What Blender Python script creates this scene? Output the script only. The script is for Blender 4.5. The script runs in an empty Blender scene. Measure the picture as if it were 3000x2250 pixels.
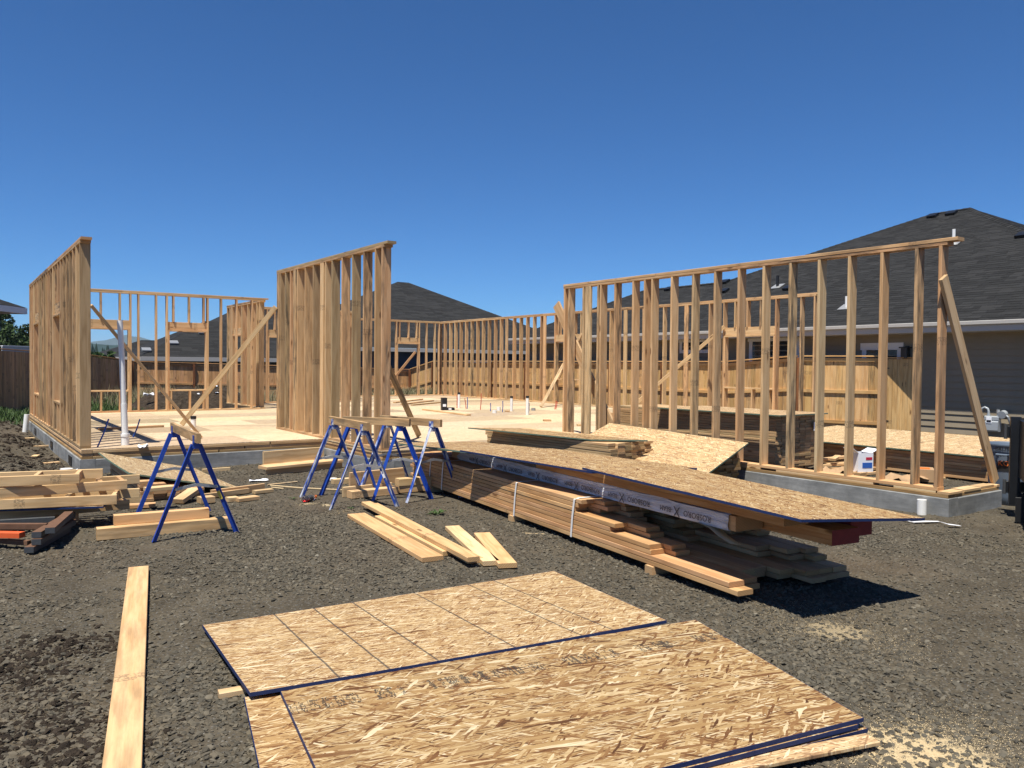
import bpy, bmesh, math, random
import numpy as np
from mathutils import Vector, Matrix, noise
random.seed(7); RNG = np.random.default_rng(7)
SC = bpy.context.scene
COL = SC.collection

# ------------------------------------------------------------------ camera
H = 1.6                      # eye height above the gravel, metres
FPX = 2351.8                 # focal length in pixels of a 3000 px wide frame
YAW, PIT, ROL = math.radians(35.040), math.radians(1.327), math.radians(0.554)
_f = Vector((math.sin(YAW)*math.cos(PIT), math.cos(YAW)*math.cos(PIT), -math.sin(PIT)))
_r = Vector((math.cos(YAW), -math.sin(YAW), 0)); _u = _r.cross(_f)
_c, _s = math.cos(ROL), math.sin(ROL)
_r, _u = _c*_r + _s*_u, -_s*_r + _c*_u
cd = bpy.data.cameras.new('camera'); cam = bpy.data.objects.new('camera', cd); COL.objects.link(cam)
cd.sensor_fit = 'HORIZONTAL'; cd.sensor_width = 36; cd.lens = 36*FPX/3000
cd.clip_start = 0.05; cd.clip_end = 20000
cam.matrix_world = Matrix(((_r.x, _u.x, -_f.x, 0), (_r.y, _u.y, -_f.y, 0), (_r.z, _u.z, -_f.z, H), (0, 0, 0, 1)))
SC.camera = cam

# ------------------------------------------------------------------ sky, sun, exposure
SUN_EL, SUN_AZ = math.radians(68.5), math.radians(60+180)   # azimuth of the sun itself, from +Y towards +X
w = bpy.data.worlds.new('World'); SC.world = w; w.use_nodes = True
nt = w.node_tree; bg = nt.nodes['Background']
sky = nt.nodes.new('ShaderNodeTexSky'); sky.sky_type = 'NISHITA'; sky.sun_disc = False
sky.sun_elevation = SUN_EL; sky.sun_rotation = SUN_AZ
sky.altitude = 100; sky.air_density = 0.7; sky.dust_density = 0.0; sky.ozone_density = 6.0
tint = nt.nodes.new('ShaderNodeMix'); tint.data_type = 'RGBA'; tint.blend_type = 'MULTIPLY'; tint.inputs[0].default_value = 1.0; tint.inputs[7].default_value = (.43, .87, 1.22, 1)   # deep, clean summer blue over the whole sky
nt.links.new(sky.outputs[0], tint.inputs[6]); nt.links.new(tint.outputs[2], bg.inputs[0]); bg.inputs[1].default_value = 0.065
sl = bpy.data.lights.new('sun', 'SUN'); so = bpy.data.objects.new('sun', sl); COL.objects.link(so)
sl.energy = 5.0; sl.angle = math.radians(0.53); sl.color = (1, .94, .84)
sd = Vector((math.sin(SUN_AZ)*math.cos(SUN_EL), math.cos(SUN_AZ)*math.cos(SUN_EL), math.sin(SUN_EL)))
so.rotation_euler = sd.to_track_quat('Z', 'Y').to_euler(); so.location = (0, 0, 30)
SC.view_settings.view_transform = 'Standard'; SC.view_settings.look = 'None'
SC.view_settings.exposure = 0.60; SC.view_settings.gamma = 1.0
SC.render.engine = 'CYCLES'

# ------------------------------------------------------------------ pixel -> place helpers
def ray(x, y):
    return _r*((x-1500)/FPX) - _u*((y-1125)/FPX) + _f
def onz(x, y, z=0.0):
    d = ray(x, y); t = (z-H)/d.z; return Vector((d.x*t, d.y*t, z))
def onx(x, y, X):
    d = ray(x, y); t = X/d.x; return Vector((X, d.y*t, H+d.z*t))
def ony(x, y, Y):
    d = ray(x, y); t = Y/d.y; return Vector((d.x*t, Y, H+d.z*t))
def ond(x, y, D):
    d = ray(x, y); return Vector((d.x*D, d.y*D, H+d.z*D))
ZM = {0:(0,0,2212/3000),2:(0,1090,2.765),3:(240,800,3.0167),4:(720,680,2.552),5:(1120,800,3.687),6:(1600,780,3.0167),7:(2100,650,3.318),8:(2500,580,3.318),9:(2100,1100,4.148),10:(2550,1080,2.764),11:(1240,1200,3.3515),12:(1850,1300,2.4578),13:(240,1200,3.687),14:(720,1180,3.19),17:(0,1350,5.53),18:(2150,1200,4.424),19:(2750,1150,3.318),20:(0,1640,2.72),21:(600,1400,5.53),31:(350,900,4.608),33:(1450,850,4.2533),34:(1900,800,4.1467),35:(2350,950,4.74),30:(0,830,5.53)}
def S(k, x, y): o = ZM[k]; return o[0]+x/o[2], o[1]+y/o[2]
def g(k, x, y, z=0.0): return onz(*S(k, x, y), z)

# ------------------------------------------------------------------ object helpers
def tag(o, label, cat, group=None):
    o['label'] = label; o['category'] = cat
    if group: o['group'] = group
    return o
def thing(name, label, cat, loc=(0, 0, 0), group=None):
    o = bpy.data.objects.new(name, None); COL.objects.link(o); o.location = loc; o.empty_display_size = .1
    return tag(o, label, cat, group)
def mesh_from(verts, faces, name='m', smooth=False):
    me = bpy.data.meshes.new(name); me.from_pydata([tuple(v) for v in verts], [], faces); me.update()
    if smooth: me.polygons.foreach_set('use_smooth', [True]*len(me.polygons)); me.set_sharp_from_angle(angle=.75)
    return me
def put(name, me, mat, parent=None, M=None, color=None):
    """link a mesh object; M is its world matrix; parents are unrotated empties or parts with matrix M"""
    o = bpy.data.objects.new(name, me); COL.objects.link(o)
    if mat is not None and (not me.materials or me.materials[0] is not mat):
        if not me.materials: me.materials.append(mat)
        else: o.material_slots[0].link = 'OBJECT'; o.material_slots[0].material = mat
    M = M or Matrix()
    if parent is not None:
        o.parent = parent; o.matrix_basis = WM[parent.name].inverted() @ M if parent.name in WM else Matrix.Translation(-parent.location) @ M
    else: o.matrix_basis = M
    WM[o.name] = M.copy()
    if color: o.color = color
    return o
WM = {}
_bc = {}
def board_mesh(L, W, T, ch=.003, mat=None):
    """board with eased edges: length along X, width Y, thickness Z, centred"""
    key = (round(L, 3), round(W, 4), round(T, 4), ch, mat.name if mat else '')
    if key in _bc: return _bc[key]
    x, y, z = key[0]/2, key[1]/2, key[2]/2; c = min(ch, y*.4, z*.4)
    vs = []; 
    for sx in (-x, x):
        for (yy, zz) in ((-y+c, -z), (y-c, -z), (y, -z+c), (y, z-c), (y-c, z), (-y+c, z), (-y, z-c), (-y, -z+c)):
            vs.append((sx, yy, zz))
    fs = [tuple(range(7, -1, -1)), tuple(range(8, 16))]
    fs += [(i, (i+1) % 8, 8+(i+1) % 8, 8+i) for i in range(8)]
    me = mesh_from(vs, fs, 'board')
    if mat: me.materials.append(mat)
    _bc[key] = me; return me
def frame(X, Zhint, loc):
    X = X.normalized(); Y = Zhint.cross(X)
    if Y.length < 1e-5: Y = Vector((0, 1, 0)).cross(X)
    Y.normalize(); Z = X.cross(Y)
    return Matrix(((X.x, Y.x, Z.x, loc.x), (X.y, Y.y, Z.y, loc.y), (X.z, Y.z, Z.z, loc.z), (0, 0, 0, 1)))
WOODS = [(1.0, .93, .86), (1.02, .98, .90), (.97, .86, .76), (1.04, 1.0, .92), (.90, .82, .72), (1.0, .88, .78), (.95, .93, .86)]
def wcol(stain=None, k=1.0):
    c = random.choice(WOODS); b = k*random.uniform(.86, 1.08)
    return (c[0]*b, c[1]*b, c[2]*b, random.random()**3*.5 if stain is None else stain)
def beam(name, a, b, W, T, mat, parent=None, up=(0, 0, 1), color=None, ch=.003):
    """straight board whose centre line runs a->b; T is measured along up, W across"""
    a, b = Vector(a), Vector(b)
    return put(name, board_mesh((b-a).length, W, T, ch, mat), mat, parent, frame(b-a, Vector(up), (a+b)/2), color or wcol())
def lumber(name, a, b, W, T, label, group=None, mat=None, up=(0, 0, 1), color=None, cat='board'):
    o = beam(name, a, b, W, T, mat or MAT['fir'], None, up, color); return tag(o, label, cat, group)
def boxm(x0, x1, y0, y1, z0, z1, ch=.003, mat=None):
    """axis aligned box as (mesh, matrix) with its longest side on local X"""
    d = Vector((x1-x0, y1-y0, z1-z0)); c = Vector(((x0+x1)/2, (y0+y1)/2, (z0+z1)/2))
    ax = max(range(3), key=lambda i: d[i])
    if ax == 0: X, Z, L, W, T = Vector((1,0,0)), Vector((0,0,1)), d.x, d.y, d.z
    elif ax == 1: X, Z, L, W, T = Vector((0,1,0)), Vector((0,0,1)), d.y, d.x, d.z
    else: X, Z, L, W, T = Vector((0,0,1)), Vector((1,0,0)), d.z, d.y, d.x
    return board_mesh(L, W, T, ch, mat), frame(X, Z, c)
def box(name, x0, x1, y0, y1, z0, z1, mat, parent=None, color=None, ch=.003):
    me, M = boxm(x0, x1, y0, y1, z0, z1, ch, mat); return put(name, me, mat, parent, M, color or wcol())
def tube_mesh(pts, r, seg=10, caps=True, r2=None):
    pts = [Vector(p) for p in pts]; vs = []; fs = []
    n = len(pts); prev = None
    for i, p in enumerate(pts):
        d = (pts[min(i+1, n-1)] - pts[max(i-1, 0)]).normalized()
        if prev is None: s = d.orthogonal().normalized()
        else: s = (prev - d*prev.dot(d)).normalized()
        prev = s; t = d.cross(s); rr = r if r2 is None else r+(r2-r)*i/(n-1)
        for k in range(seg):
            a = 2*math.pi*k/seg; vs.append(p + s*(rr*math.cos(a)) + t*(rr*math.sin(a)))
    for i in range(n-1):
        for k in range(seg):
            fs.append((i*seg+k, i*seg+(k+1) % seg, (i+1)*seg+(k+1) % seg, (i+1)*seg+k))
    if caps: fs.append(tuple(range(seg-1, -1, -1))); fs.append(tuple(range((n-1)*seg, n*seg)))
    return mesh_from(vs, fs, 'tube', True)
def lathe_mesh(prof, seg=24, name='lathe'):
    vs = []; fs = []
    for r, z in prof:
        for k in range(seg):
            a = 2*math.pi*k/seg; vs.append((r*math.cos(a), r*math.sin(a), z))
    for i in range(len(prof)-1):
        for k in range(seg): fs.append((i*seg+k, i*seg+(k+1) % seg, (i+1)*seg+(k+1) % seg, (i+1)*seg+k))
    fs.append(tuple(range(seg-1, -1, -1))); fs.append(tuple(range((len(prof)-1)*seg, len(prof)*seg)))
    return mesh_from(vs, fs, name, True)
def prism(poly, z0, z1):
    """extruded polygon (list of xy, counter-clockwise)"""
    n = len(poly); vs = [(x, y, z0) for x, y in poly]+[(x, y, z1) for x, y in poly]
    return mesh_from(vs, [tuple(range(n-1, -1, -1)), tuple(range(n, 2*n))]+[(i, (i+1) % n, n+(i+1) % n, n+i) for i in range(n)])
def text_mesh(s, size, extrude=.0006):
    cu = bpy.data.curves.new('t', 'FONT'); cu.body = s; cu.size = size; cu.extrude = extrude; cu.align_x = 'CENTER'; cu.align_y = 'CENTER'; cu.resolution_u = 2
    o = bpy.data.objects.new('t', cu); COL.objects.link(o); bpy.context.view_layer.update()
    me = bpy.data.meshes.new_from_object(o.evaluated_get(bpy.context.evaluated_depsgraph_get()))
    bpy.data.objects.remove(o); bpy.data.curves.remove(cu); return me
def T(v): return Matrix.Translation(Vector(v))

# ------------------------------------------------------------------ materials
MAT = {}
class NB:
    def __init__(s, name, rough=.7, spec=.3):
        s.m = bpy.data.materials.new(name); s.m.use_nodes = True; s.t = s.m.node_tree
        s.b = s.t.nodes['Principled BSDF']; s.b.inputs['Roughness'].default_value = rough
        s.b.inputs['Specular IOR Level'].default_value = spec; MAT[name] = s.m
    def n(s, typ, **kw):
        nd = s.t.nodes.new('ShaderNode'+typ)
        for k, v in kw.items():
            if k[0] == 'i' and k[1:].isdigit(): s.set(nd, int(k[1:]), v)
            elif k.startswith('in_'): s.set(nd, k[3:].replace('_', ' '), v)
            else: setattr(nd, k, v)
        return nd
    def set(s, nd, key, v):
        if isinstance(v, bpy.types.NodeSocket): s.t.links.new(v, nd.inputs[key])
        elif isinstance(v, bpy.types.Node): s.t.links.new(v.outputs[0], nd.inputs[key])
        else: nd.inputs[key].default_value = v
    def link(s, a, key): s.set(s.b, key, a)
    def math(s, op, a, b=0.0, c=0.0, clamp=False):
        nd = s.n('Math', operation=op, use_clamp=clamp); s.set(nd, 0, a); s.set(nd, 1, b)
        if op in ('MULTIPLY_ADD', 'SMOOTHSTEP'): s.set(nd, 2, c)
        return nd.outputs[0]
    def mix(s, f, a, b, mode='MIX'):
        nd = s.n('Mix', data_type='RGBA', blend_type=mode); s.set(nd, 0, f); s.set(nd, 6, a); s.set(nd, 7, b); return nd.outputs[2]
    def ramp(s, f, stops, interp='LINEAR'):
        nd = s.n('ValToRGB'); cr = nd.color_ramp; cr.interpolation = interp
        while len(cr.elements) < len(stops): cr.elements.new(.5)
        for e, (p, c) in zip(cr.elements, stops): e.position = p; e.color = (*c, 1) if len(c) == 3 else c
        s.set(nd, 0, f); return nd.outputs[0]
    def noise(s, vec, scale, detail=4, rough=.55, dist=0, out=0):
        nd = s.n('TexNoise'); s.set(nd, 'Vector', vec); nd.inputs['Scale'].default_value = scale
        nd.inputs['Detail'].default_value = detail; nd.inputs['Roughness'].default_value = rough; nd.inputs['Distortion'].default_value = dist
        return nd.outputs[out]
    def voro(s, vec, scale, feature='F1', rnd=1.0):
        nd = s.n('TexVoronoi', feature=feature); s.set(nd, 'Vector', vec); nd.inputs['Scale'].default_value = scale; nd.inputs['Randomness'].default_value = rnd
        return nd
    def mapv(s, vec, scale=(1, 1, 1), rot=(0, 0, 0), loc=(0, 0, 0)):
        nd = s.n('Mapping'); s.set(nd, 0, vec); nd.inputs[1].default_value = loc; nd.inputs[2].default_value = rot; nd.inputs[3].default_value = scale
        return nd.outputs[0]
    def bump(s, h, strength=.3, dist=.01, nrm=None):
        nd = s.n('Bump'); nd.inputs['Strength'].default_value = strength; nd.inputs['Distance'].default_value = dist; s.set(nd, 'Height', h)
        if nrm is not None: s.set(nd, 'Normal', nrm)
        return nd.outputs[0]
    def rgb(s, c): nd = s.n('RGB'); nd.outputs[0].default_value = (*c, 1); return nd.outputs[0]
def plain(name, col, rough=.5, metal=0, spec=.4, var=.12, scale=9, bump=.0):
    b = NB(name, rough, spec); tc = b.n('TexCoord'); nz = b.noise(tc.outputs['Object'], scale, 5)
    c = b.mix(nz, tuple(x*(1-var) for x in col)+(1,), tuple(min(1, x*(1+var)) for x in col)+(1,))
    b.link(c, 'Base Color'); b.b.inputs['Metallic'].default_value = metal
    if bump: b.link(b.bump(b.noise(tc.outputs['Object'], scale*8, 4), bump, .004), 'Normal')
    return b.m
def wood(name, light, mid, dark, knot=(.13, .06, .025), rough=.7, stain_col=(.105, .088, .066)):
    b = NB(name, rough, .25); tc = b.n('TexCoord'); oi = b.n('ObjectInfo')
    off = b.n('Combine' + 'XYZ'); 
    b.set(off, 0, b.math('MULTIPLY', oi.outputs['Random'], 37.0)); b.set(off, 1, b.math('MULTIPLY', oi.outputs['Random'], 113.0)); b.set(off, 2, b.math('MULTIPLY', oi.outputs['Random'], 71.0))
    va = b.n('VectorMath', operation='ADD'); b.set(va, 0, tc.outputs['Object']); b.set(va, 1, off)
    v = va.outputs[0]
    kn = b.voro(b.mapv(v, (2.3, 8.5, 8.5)), 1.0); kd = kn.outputs['Distance']
    kmask = b.math('LESS_THAN', kn.outputs['Color'], .40)
    near = b.math('SUBTRACT', 1.0, b.math('DIVIDE', kd, .30), clamp=True)
    near = b.math('MULTIPLY', near, kmask)
    # rings: cathedral grain pushed aside by knots
    gv = b.mapv(v, (.9, 9, 9)); gn = b.noise(gv, 1.0, 3, .5)
    ringc = b.math('ADD', b.math('MULTIPLY', gn, 26.0), b.math('MULTIPLY', near, 5.0))
    rings = b.math('MULTIPLY_ADD', b.math('SINE', ringc), .5, .5)
    fine = b.noise(b.mapv(v, (3.0, 130, 130)), 1.0, 3, .6)
    gr = b.math('ADD', b.math('MULTIPLY', rings, .45), b.math('MULTIPLY', fine, .62), clamp=True)
    c = b.ramp(gr, [(.12, dark), (.45, mid), (.85, light)])
    blot = b.noise(b.mapv(v, (1.1, 5, 5)), 1.0, 4, .6)
    c = b.mix(b.math('MULTIPLY', blot, .35), c, (*dark, 1), 'MIX')
    kcore = b.math('MULTIPLY', b.math('SUBTRACT', 1.0, b.math('DIVIDE', kd, .16), clamp=True), kmask)
    c = b.mix(b.math('MULTIPLY', near, .35), c, (*dark, 1))
    c = b.mix(b.math('MULTIPLY', b.math('MULTIPLY', kcore, 2.2, clamp=True), .8), c, (*knot, 1))
    st = b.noise(b.mapv(v, (2.0, 16, 16), loc=(3, 9, 4)), 1.0, 5, .62)
    st = b.math('MULTIPLY', b.math('MULTIPLY', b.math('SUBTRACT', st, .44), 5.5, clamp=True), oi.outputs['Alpha'])
    c = b.mix(st, c, (*stain_col, 1))
    # mill stamp: a small smudged ink mark somewhere along the board
    so_ = b.n('SeparateXYZ'); b.set(so_, 0, tc.outputs['Object'])
    sm1 = b.math('LESS_THAN', b.math('ABSOLUTE', b.math('SUBTRACT', so_.outputs[0], b.math('MULTIPLY_ADD', oi.outputs['Random'], 1.7, -.85))), .045)
    sm2 = b.math('MULTIPLY', b.math('LESS_THAN', b.math('ABSOLUTE', so_.outputs[1]), .032), b.math('LESS_THAN', b.math('ABSOLUTE', so_.outputs[2]), .032))
    ink_ = b.voro(b.mapv(tc.outputs['Object'], (110, 110, 110)), 1.0); si_ = b.n('SeparateXYZ'); b.set(si_, 0, ink_.outputs['Color'])
    ink_ = b.math('MULTIPLY', b.math('MULTIPLY', sm1, b.math('GREATER_THAN', si_.outputs[0], .45)), b.math('MULTIPLY', b.math('GREATER_THAN', b.math('FRACT', b.math('MULTIPLY', oi.outputs['Random'], 7.3)), .45), .42))
    c = b.mix(ink_, c, (.06, .05, .045, 1))
    # end grain
    sx = b.n('SeparateXYZ'); b.set(sx, 0, tc.outputs['Normal'])
    ende = b.math('GREATER_THAN', b.math('ABSOLUTE', sx.outputs[0]), .8)
    er = b.n('TexWave', wave_type='RINGS', rings_direction='X'); b.set(er, 'Vector', b.mapv(v, (1, 1, 1), loc=(0, .07, .05))); er.inputs['Scale'].default_value = 28; er.inputs['Distortion'].default_value = 1.5
    ec = b.ramp(er.outputs['Fac'], [(.2, tuple(x*.55 for x in mid)), (.8, tuple(x*.95 for x in mid))])
    c = b.mix(ende, c, ec)
    c = b.mix(1.0, c, oi.outputs['Color'], 'MULTIPLY')
    b.link(c, 'Base Color')
    b.link(b.bump(b.math('ADD', fine, b.math('MULTIPLY', rings, .4)), .18, .002), 'Normal')
    return b.m
wood('fir', (.69, .505, .30), (.60, .415, .230), (.45, .285, .142))
wood('fir_red', (.62, .425, .25), (.535, .34, .185), (.39, .225, .11))
wood('pale', (.74, .58, .36), (.65, .48, .28), (.49, .335, .175))
wood('weathered', (.51, .385, .23), (.42, .305, .17), (.29, .195, .10))
wood('treated', (.42, .31, .16), (.34, .235, .11), (.20, .13, .06))
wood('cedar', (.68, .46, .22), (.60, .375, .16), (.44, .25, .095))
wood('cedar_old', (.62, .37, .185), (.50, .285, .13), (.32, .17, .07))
wood('cedar_post', (.26, .12, .05), (.19, .08, .035), (.11, .045, .02))
wood('bundle', (.64, .43, .225), (.545, .335, .16), (.39, .215, .09))
wood('glulam', (.60, .40, .20), (.50, .30, .135), (.36, .19, .075))

def osb(name, tone=1.0, coarse=1.0, grid=False, print_band=None, bleach=0.0, gam=1.0):
    b = NB(name, .72, .25); tc = b.n('TexCoord'); oi = b.n('ObjectInfo')
    rnd = b.math('MULTIPLY', oi.outputs['Random'], 83.0)
    off = b.n('Combine'+'XYZ'); b.set(off, 0, rnd); b.set(off, 1, b.math('MULTIPLY', rnd, 1.7)); b.set(off, 2, 0.0)
    va = b.n('VectorMath', operation='ADD'); b.set(va, 0, tc.outputs['Object']); b.set(va, 1, off)
    warp = b.n('VectorMath', operation='SCALE'); b.set(warp, 0, b.noise(va.outputs[0], 9, 2, .5, out=1)); warp.inputs['Scale'].default_value = .03
    v = b.n('VectorMath', operation='ADD'); b.set(v, 0, va.outputs[0]); b.set(v, 1, warp.outputs[0]); v = v.outputs[0]
    pal = [(0, (.12, .055, .022)), (.10, (.21, .10, .04)), (.24, (.35, .20, .088)), (.42, (.47, .31, .145)), (.68, (.58, .42, .215)), (.88, (.73, .58, .35)), (1, (.86, .75, .53))]
    pal = [(p, tuple(min(.95, x**gam*tone) for x in c)) for p, c in pal]
    # fine strands first: stretched noise, then five layers of long thin flakes at different angles, each covering part of the one below
    fs_ = b.noise(b.mapv(v, (9*coarse, 150*coarse, 1)), 1.0, 4, .65); c = b.ramp(b.math('MULTIPLY_ADD', b.math('SUBTRACT', fs_, .5), 2.4, .52, clamp=True), pal); h = fs_
    for rot, sc, lc, th in ((.06, (7, 85), 3, .30), (-.22, (9, 110), 5, .48), (.30, (8, 95), 11, .52), (-.05, (12, 150), 17, .40), (.75, (11, 90), 29, .80), (-.7, (10, 80), 37, .84), (.12, (5, 42), 41, .86)):
        vv = b.mapv(b.mapv(v, (1, 1, 0), (0, 0, rot), (lc, lc*.7, 0)), (sc[0]*coarse, sc[1]*coarse, 1))
        vo = b.voro(vv, 1.0); sp = b.n('SeparateXYZ'); b.set(sp, 0, vo.outputs['Color'])
        m = b.math('GREATER_THAN', sp.outputs[1], th)
        tonev = b.math('ADD', sp.outputs[0], b.math('MULTIPLY', b.math('SUBTRACT', fs_, .5), .55), clamp=True)
        c = b.mix(m, c, b.ramp(tonev, pal)); hh = b.n('Mix', data_type='FLOAT'); b.set(hh, 0, m); b.set(hh, 2, h); b.set(hh, 3, sp.outputs[2]); h = hh.outputs[0]
    fib = b.noise(b.mapv(v, (14, 210, 1)), 1.0, 3, .6)
    c = b.mix(b.math('MULTIPLY', b.math('SUBTRACT', .62, fib, clamp=True), 1.1), c, (.20*tone, .10*tone, .04*tone, 1))
    blot = b.noise(v, 2.6, 5, .65); dirt = b.math('MULTIPLY', b.math('SUBTRACT', blot, .50), 2.6, clamp=True)
    c = b.mix(b.math('MULTIPLY', dirt, .40), c, (.24*tone, .165*tone, .085*tone, 1))
    if bleach: c = b.mix(bleach, c, (.74, .62, .44, 1))
    if grid:
        sp = b.n('SeparateXYZ'); b.set(sp, 0, tc.outputs['Object']); acc = None
        nzl = b.math('MULTIPLY', b.math('SUBTRACT', b.noise(tc.outputs['Object'], 6, 4), .5), .012)
        for xx in grid:
            dd = b.math('ABSOLUTE', b.math('ADD', b.math('SUBTRACT', sp.outputs[0], xx), nzl))
            ln = b.math('LESS_THAN', dd, .0055); acc = ln if acc is None else b.math('MAXIMUM', acc, ln)
        acc = b.math('MULTIPLY', acc, b.math('MULTIPLY_ADD', b.noise(tc.outputs['Object'], 40, 3), 1.0, .45, clamp=True))
        c = b.mix(b.math('MULTIPLY', acc, .85), c, (.05, .045, .04, 1))
    if print_band:
        y0, y1, xs = print_band
        sp = b.n('SeparateXYZ'); b.set(sp, 0, tc.outputs['Object'])
        inb = b.math('MULTIPLY', b.math('GREATER_THAN', sp.outputs[1], y0), b.math('LESS_THAN', sp.outputs[1], y1))
        blk = b.voro(b.mapv(tc.outputs['Object'], (7, 0, 0)), 1.0); sb = b.n('SeparateXYZ'); b.set(sb, 0, blk.outputs['Color'])
        on = b.math('GREATER_THAN', sb.outputs[0], .18)
        bars = b.voro(b.mapv(tc.outputs['Object'], (75, 0, 0)), 1.0); sbb = b.n('SeparateXYZ'); b.set(sbb, 0, bars.outputs['Color'])
        cells = b.voro(b.mapv(tc.outputs['Object'], (170, 75, 0)), 1.0); sc_ = b.n('SeparateXYZ'); b.set(sc_, 0, cells.outputs['Color'])
        ink = b.math('MAXIMUM', b.math('GREATER_THAN', sbb.outputs[0], .86), b.math('MULTIPLY', b.math('GREATER_THAN', sc_.outputs[0], .52), b.math('GREATER_THAN', sbb.outputs[1], .35)))
        ink = b.math('MULTIPLY', b.math('MULTIPLY', ink, on), inb)
        ink = b.math('MULTIPLY', ink, b.math('MULTIPLY_ADD', b.noise(tc.outputs['Object'], 60, 3), 1.4, .15, clamp=True))
        c = b.mix(b.math('MULTIPLY', ink, .92), c, (.035, .03, .025, 1))
    c = b.mix(1.0, c, oi.outputs['Color'], 'MULTIPLY')
    b.link(c, 'Base Color'); b.link(b.bump(h, .25, .0015), 'Normal'); return b.m
osb('osb', .80, 1.4, gam=1.15); osb('osb_pale', .86, 1.3, bleach=.10)
osb('osb_floor', .90, 1.2, bleach=.42)
osb('osb_marked', .85, 1.6, gam=1.1, grid=[-.81, -.56, -.30, .14, .56, .77])
osb('osb_printed', .74, 1.05, gam=1.22, print_band=(.36, .475, 0))
plain('edge_blue', (.007, .021, .085), .6, var=.35, scale=30); plain('edge_green', (.10, .15, .11), .7, var=.3, scale=20)
plain('blue_steel', (.012, .055, .33), .42, 0, .5, .25, 18, .1)
def worn_blue():
    b = NB('blue_worn', .45, .5); tc = b.n('TexCoord'); v = tc.outputs['Object']
    m = b.noise(b.mapv(v, (3, 18, 18)), 1, 6, .7); m = b.math('MULTIPLY', b.math('SUBTRACT', m, .50), 14, clamp=True)
    b.link(b.mix(m, (.014, .06, .33, 1), (.52, .55, .58, 1)), 'Base Color')
worn_blue()
plain('galv', (.42, .43, .43), .45, .7, .5, .2, 30); plain('strap_metal', (.5, .5, .48), .4, .6, .5, .2)
plain('pvc', (.78, .78, .75), .35, 0, .5, .05); plain('rubber_black', (.012, .012, .013), .5, 0, .4, .2)
plain('black_steel', (.013, .014, .016), .38, .2, .5, .35, 14, .15)
plain('pex_red', (.45, .05, .03), .4); plain('pex_blue', (.02, .07, .30), .4)
plain('trim_white', (.66, .67, .68), .5, var=.04); plain('trim_grey', (.40, .385, .36), .55, var=.06)
plain('siding_taupe', (.24, .20, .14), .7, var=.14, scale=5, bump=.15); plain('siding_navy', (.022, .033, .058), .65, var=.15)
plain('siding_dark', (.06, .062, .058), .65, var=.15); plain('siding_pale', (.42, .44, .45), .6, var=.06)
plain('window_dark', (.012, .013, .015), .06, 0, .6, .2); plain('meter_grey', (.34, .37, .39), .4, .1, .5, .06)
plain('can_blue', (.115, .15, .20), .45, 0, .4, .08); plain('cardboard', (.40, .26, .14), .8, var=.1)
plain('paper_white', (.78, .80, .84), .6, var=.05); plain('print_blue', (.03, .12, .45), .5); plain('print_red', (.5, .02, .05), .5)
plain('print_orange', (.7, .16, .02), .5); plain('ink', (.015, .015, .015), .6); plain('wrap_ink', (.07, .07, .085), .4); plain('steel_dark', (.075, .08, .085), .55, .4, .4, .3, 25, .2)
plain('rust', (.14, .075, .045), .8, .1, .3, .4, 20, .3); plain('orange', (.62, .10, .025), .55, var=.2); plain('yellow', (.75, .55, .08), .5)
plain('red_paint', (.19, .018, .016), .65, var=.3, scale=25); plain('twine', (.55, .42, .24), .8); plain('white_strap', (.72, .72, .70), .5)
def concrete():
    b = NB('concrete', .85, .25); tc = b.n('TexCoord'); v = tc.outputs['Object']
    n1 = b.noise(v, 2.2, 6, .65); n2 = b.noise(b.mapv(v, (1, 6, 9)), 1.5, 6, .7); 
    c = b.ramp(b.math('MULTIPLY_ADD', n1, .6, b.math('MULTIPLY', n2, .4)), [(.34, (.115, .12, .118)), (.5, (.215, .22, .215)), (.68, (.36, .365, .355))])
    vo = b.voro(v, 55); pit = b.math('MULTIPLY', b.math('LESS_THAN', vo.outputs['Distance'], .14), .5)
    c = b.mix(pit, c, (.06, .06, .06, 1)); b.link(c, 'Base Color'); b.link(b.bump(b.noise(v, 30, 6, .7), .35, .006), 'Normal')
concrete()
def wrap():
    b = NB('wrap', .2, .7); tc = b.n('TexCoord'); v = tc.outputs['Object']
    n = b.noise(b.mapv(v, (3, 22, 22)), 1, 5, .6, .8); b.link(b.ramp(n, [(.3, (.50, .54, .62)), (.7, (.76, .79, .84))]), 'Base Color')
    b.link(b.bump(n, 1.0, .05), 'Normal')
wrap()
def shingle():
    b = NB('shingle', .9, .2); oi = b.n('ObjectInfo'); tc = b.n('TexCoord'); ge = b.n('NewGeometry')
    r = b.math('FRACT', b.math('ADD', ge.outputs['Random Per Island'], oi.outputs['Random']))
    c = b.ramp(r, [(0, (.012, .012, .012)), (.5, (.018, .0185, .0185)), (1, (.027, .027, .027))])
    nz = b.noise(tc.outputs['Object'], 120, 3, .7); c = b.mix(b.math('MULTIPLY', nz, .35), c, (.030, .030, .030, 1))
    b.link(c, 'Base Color'); b.link(b.bump(nz, .4, .01), 'Normal')
shingle()
SPOTS = [(onz(2640, 2190), .42, .8), (onz(2800, 2235), .40, .75), (onz(2450, 1850), .38, .32), (onz(960, 1480), .16, .5)]     # sawdust drifts
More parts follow.
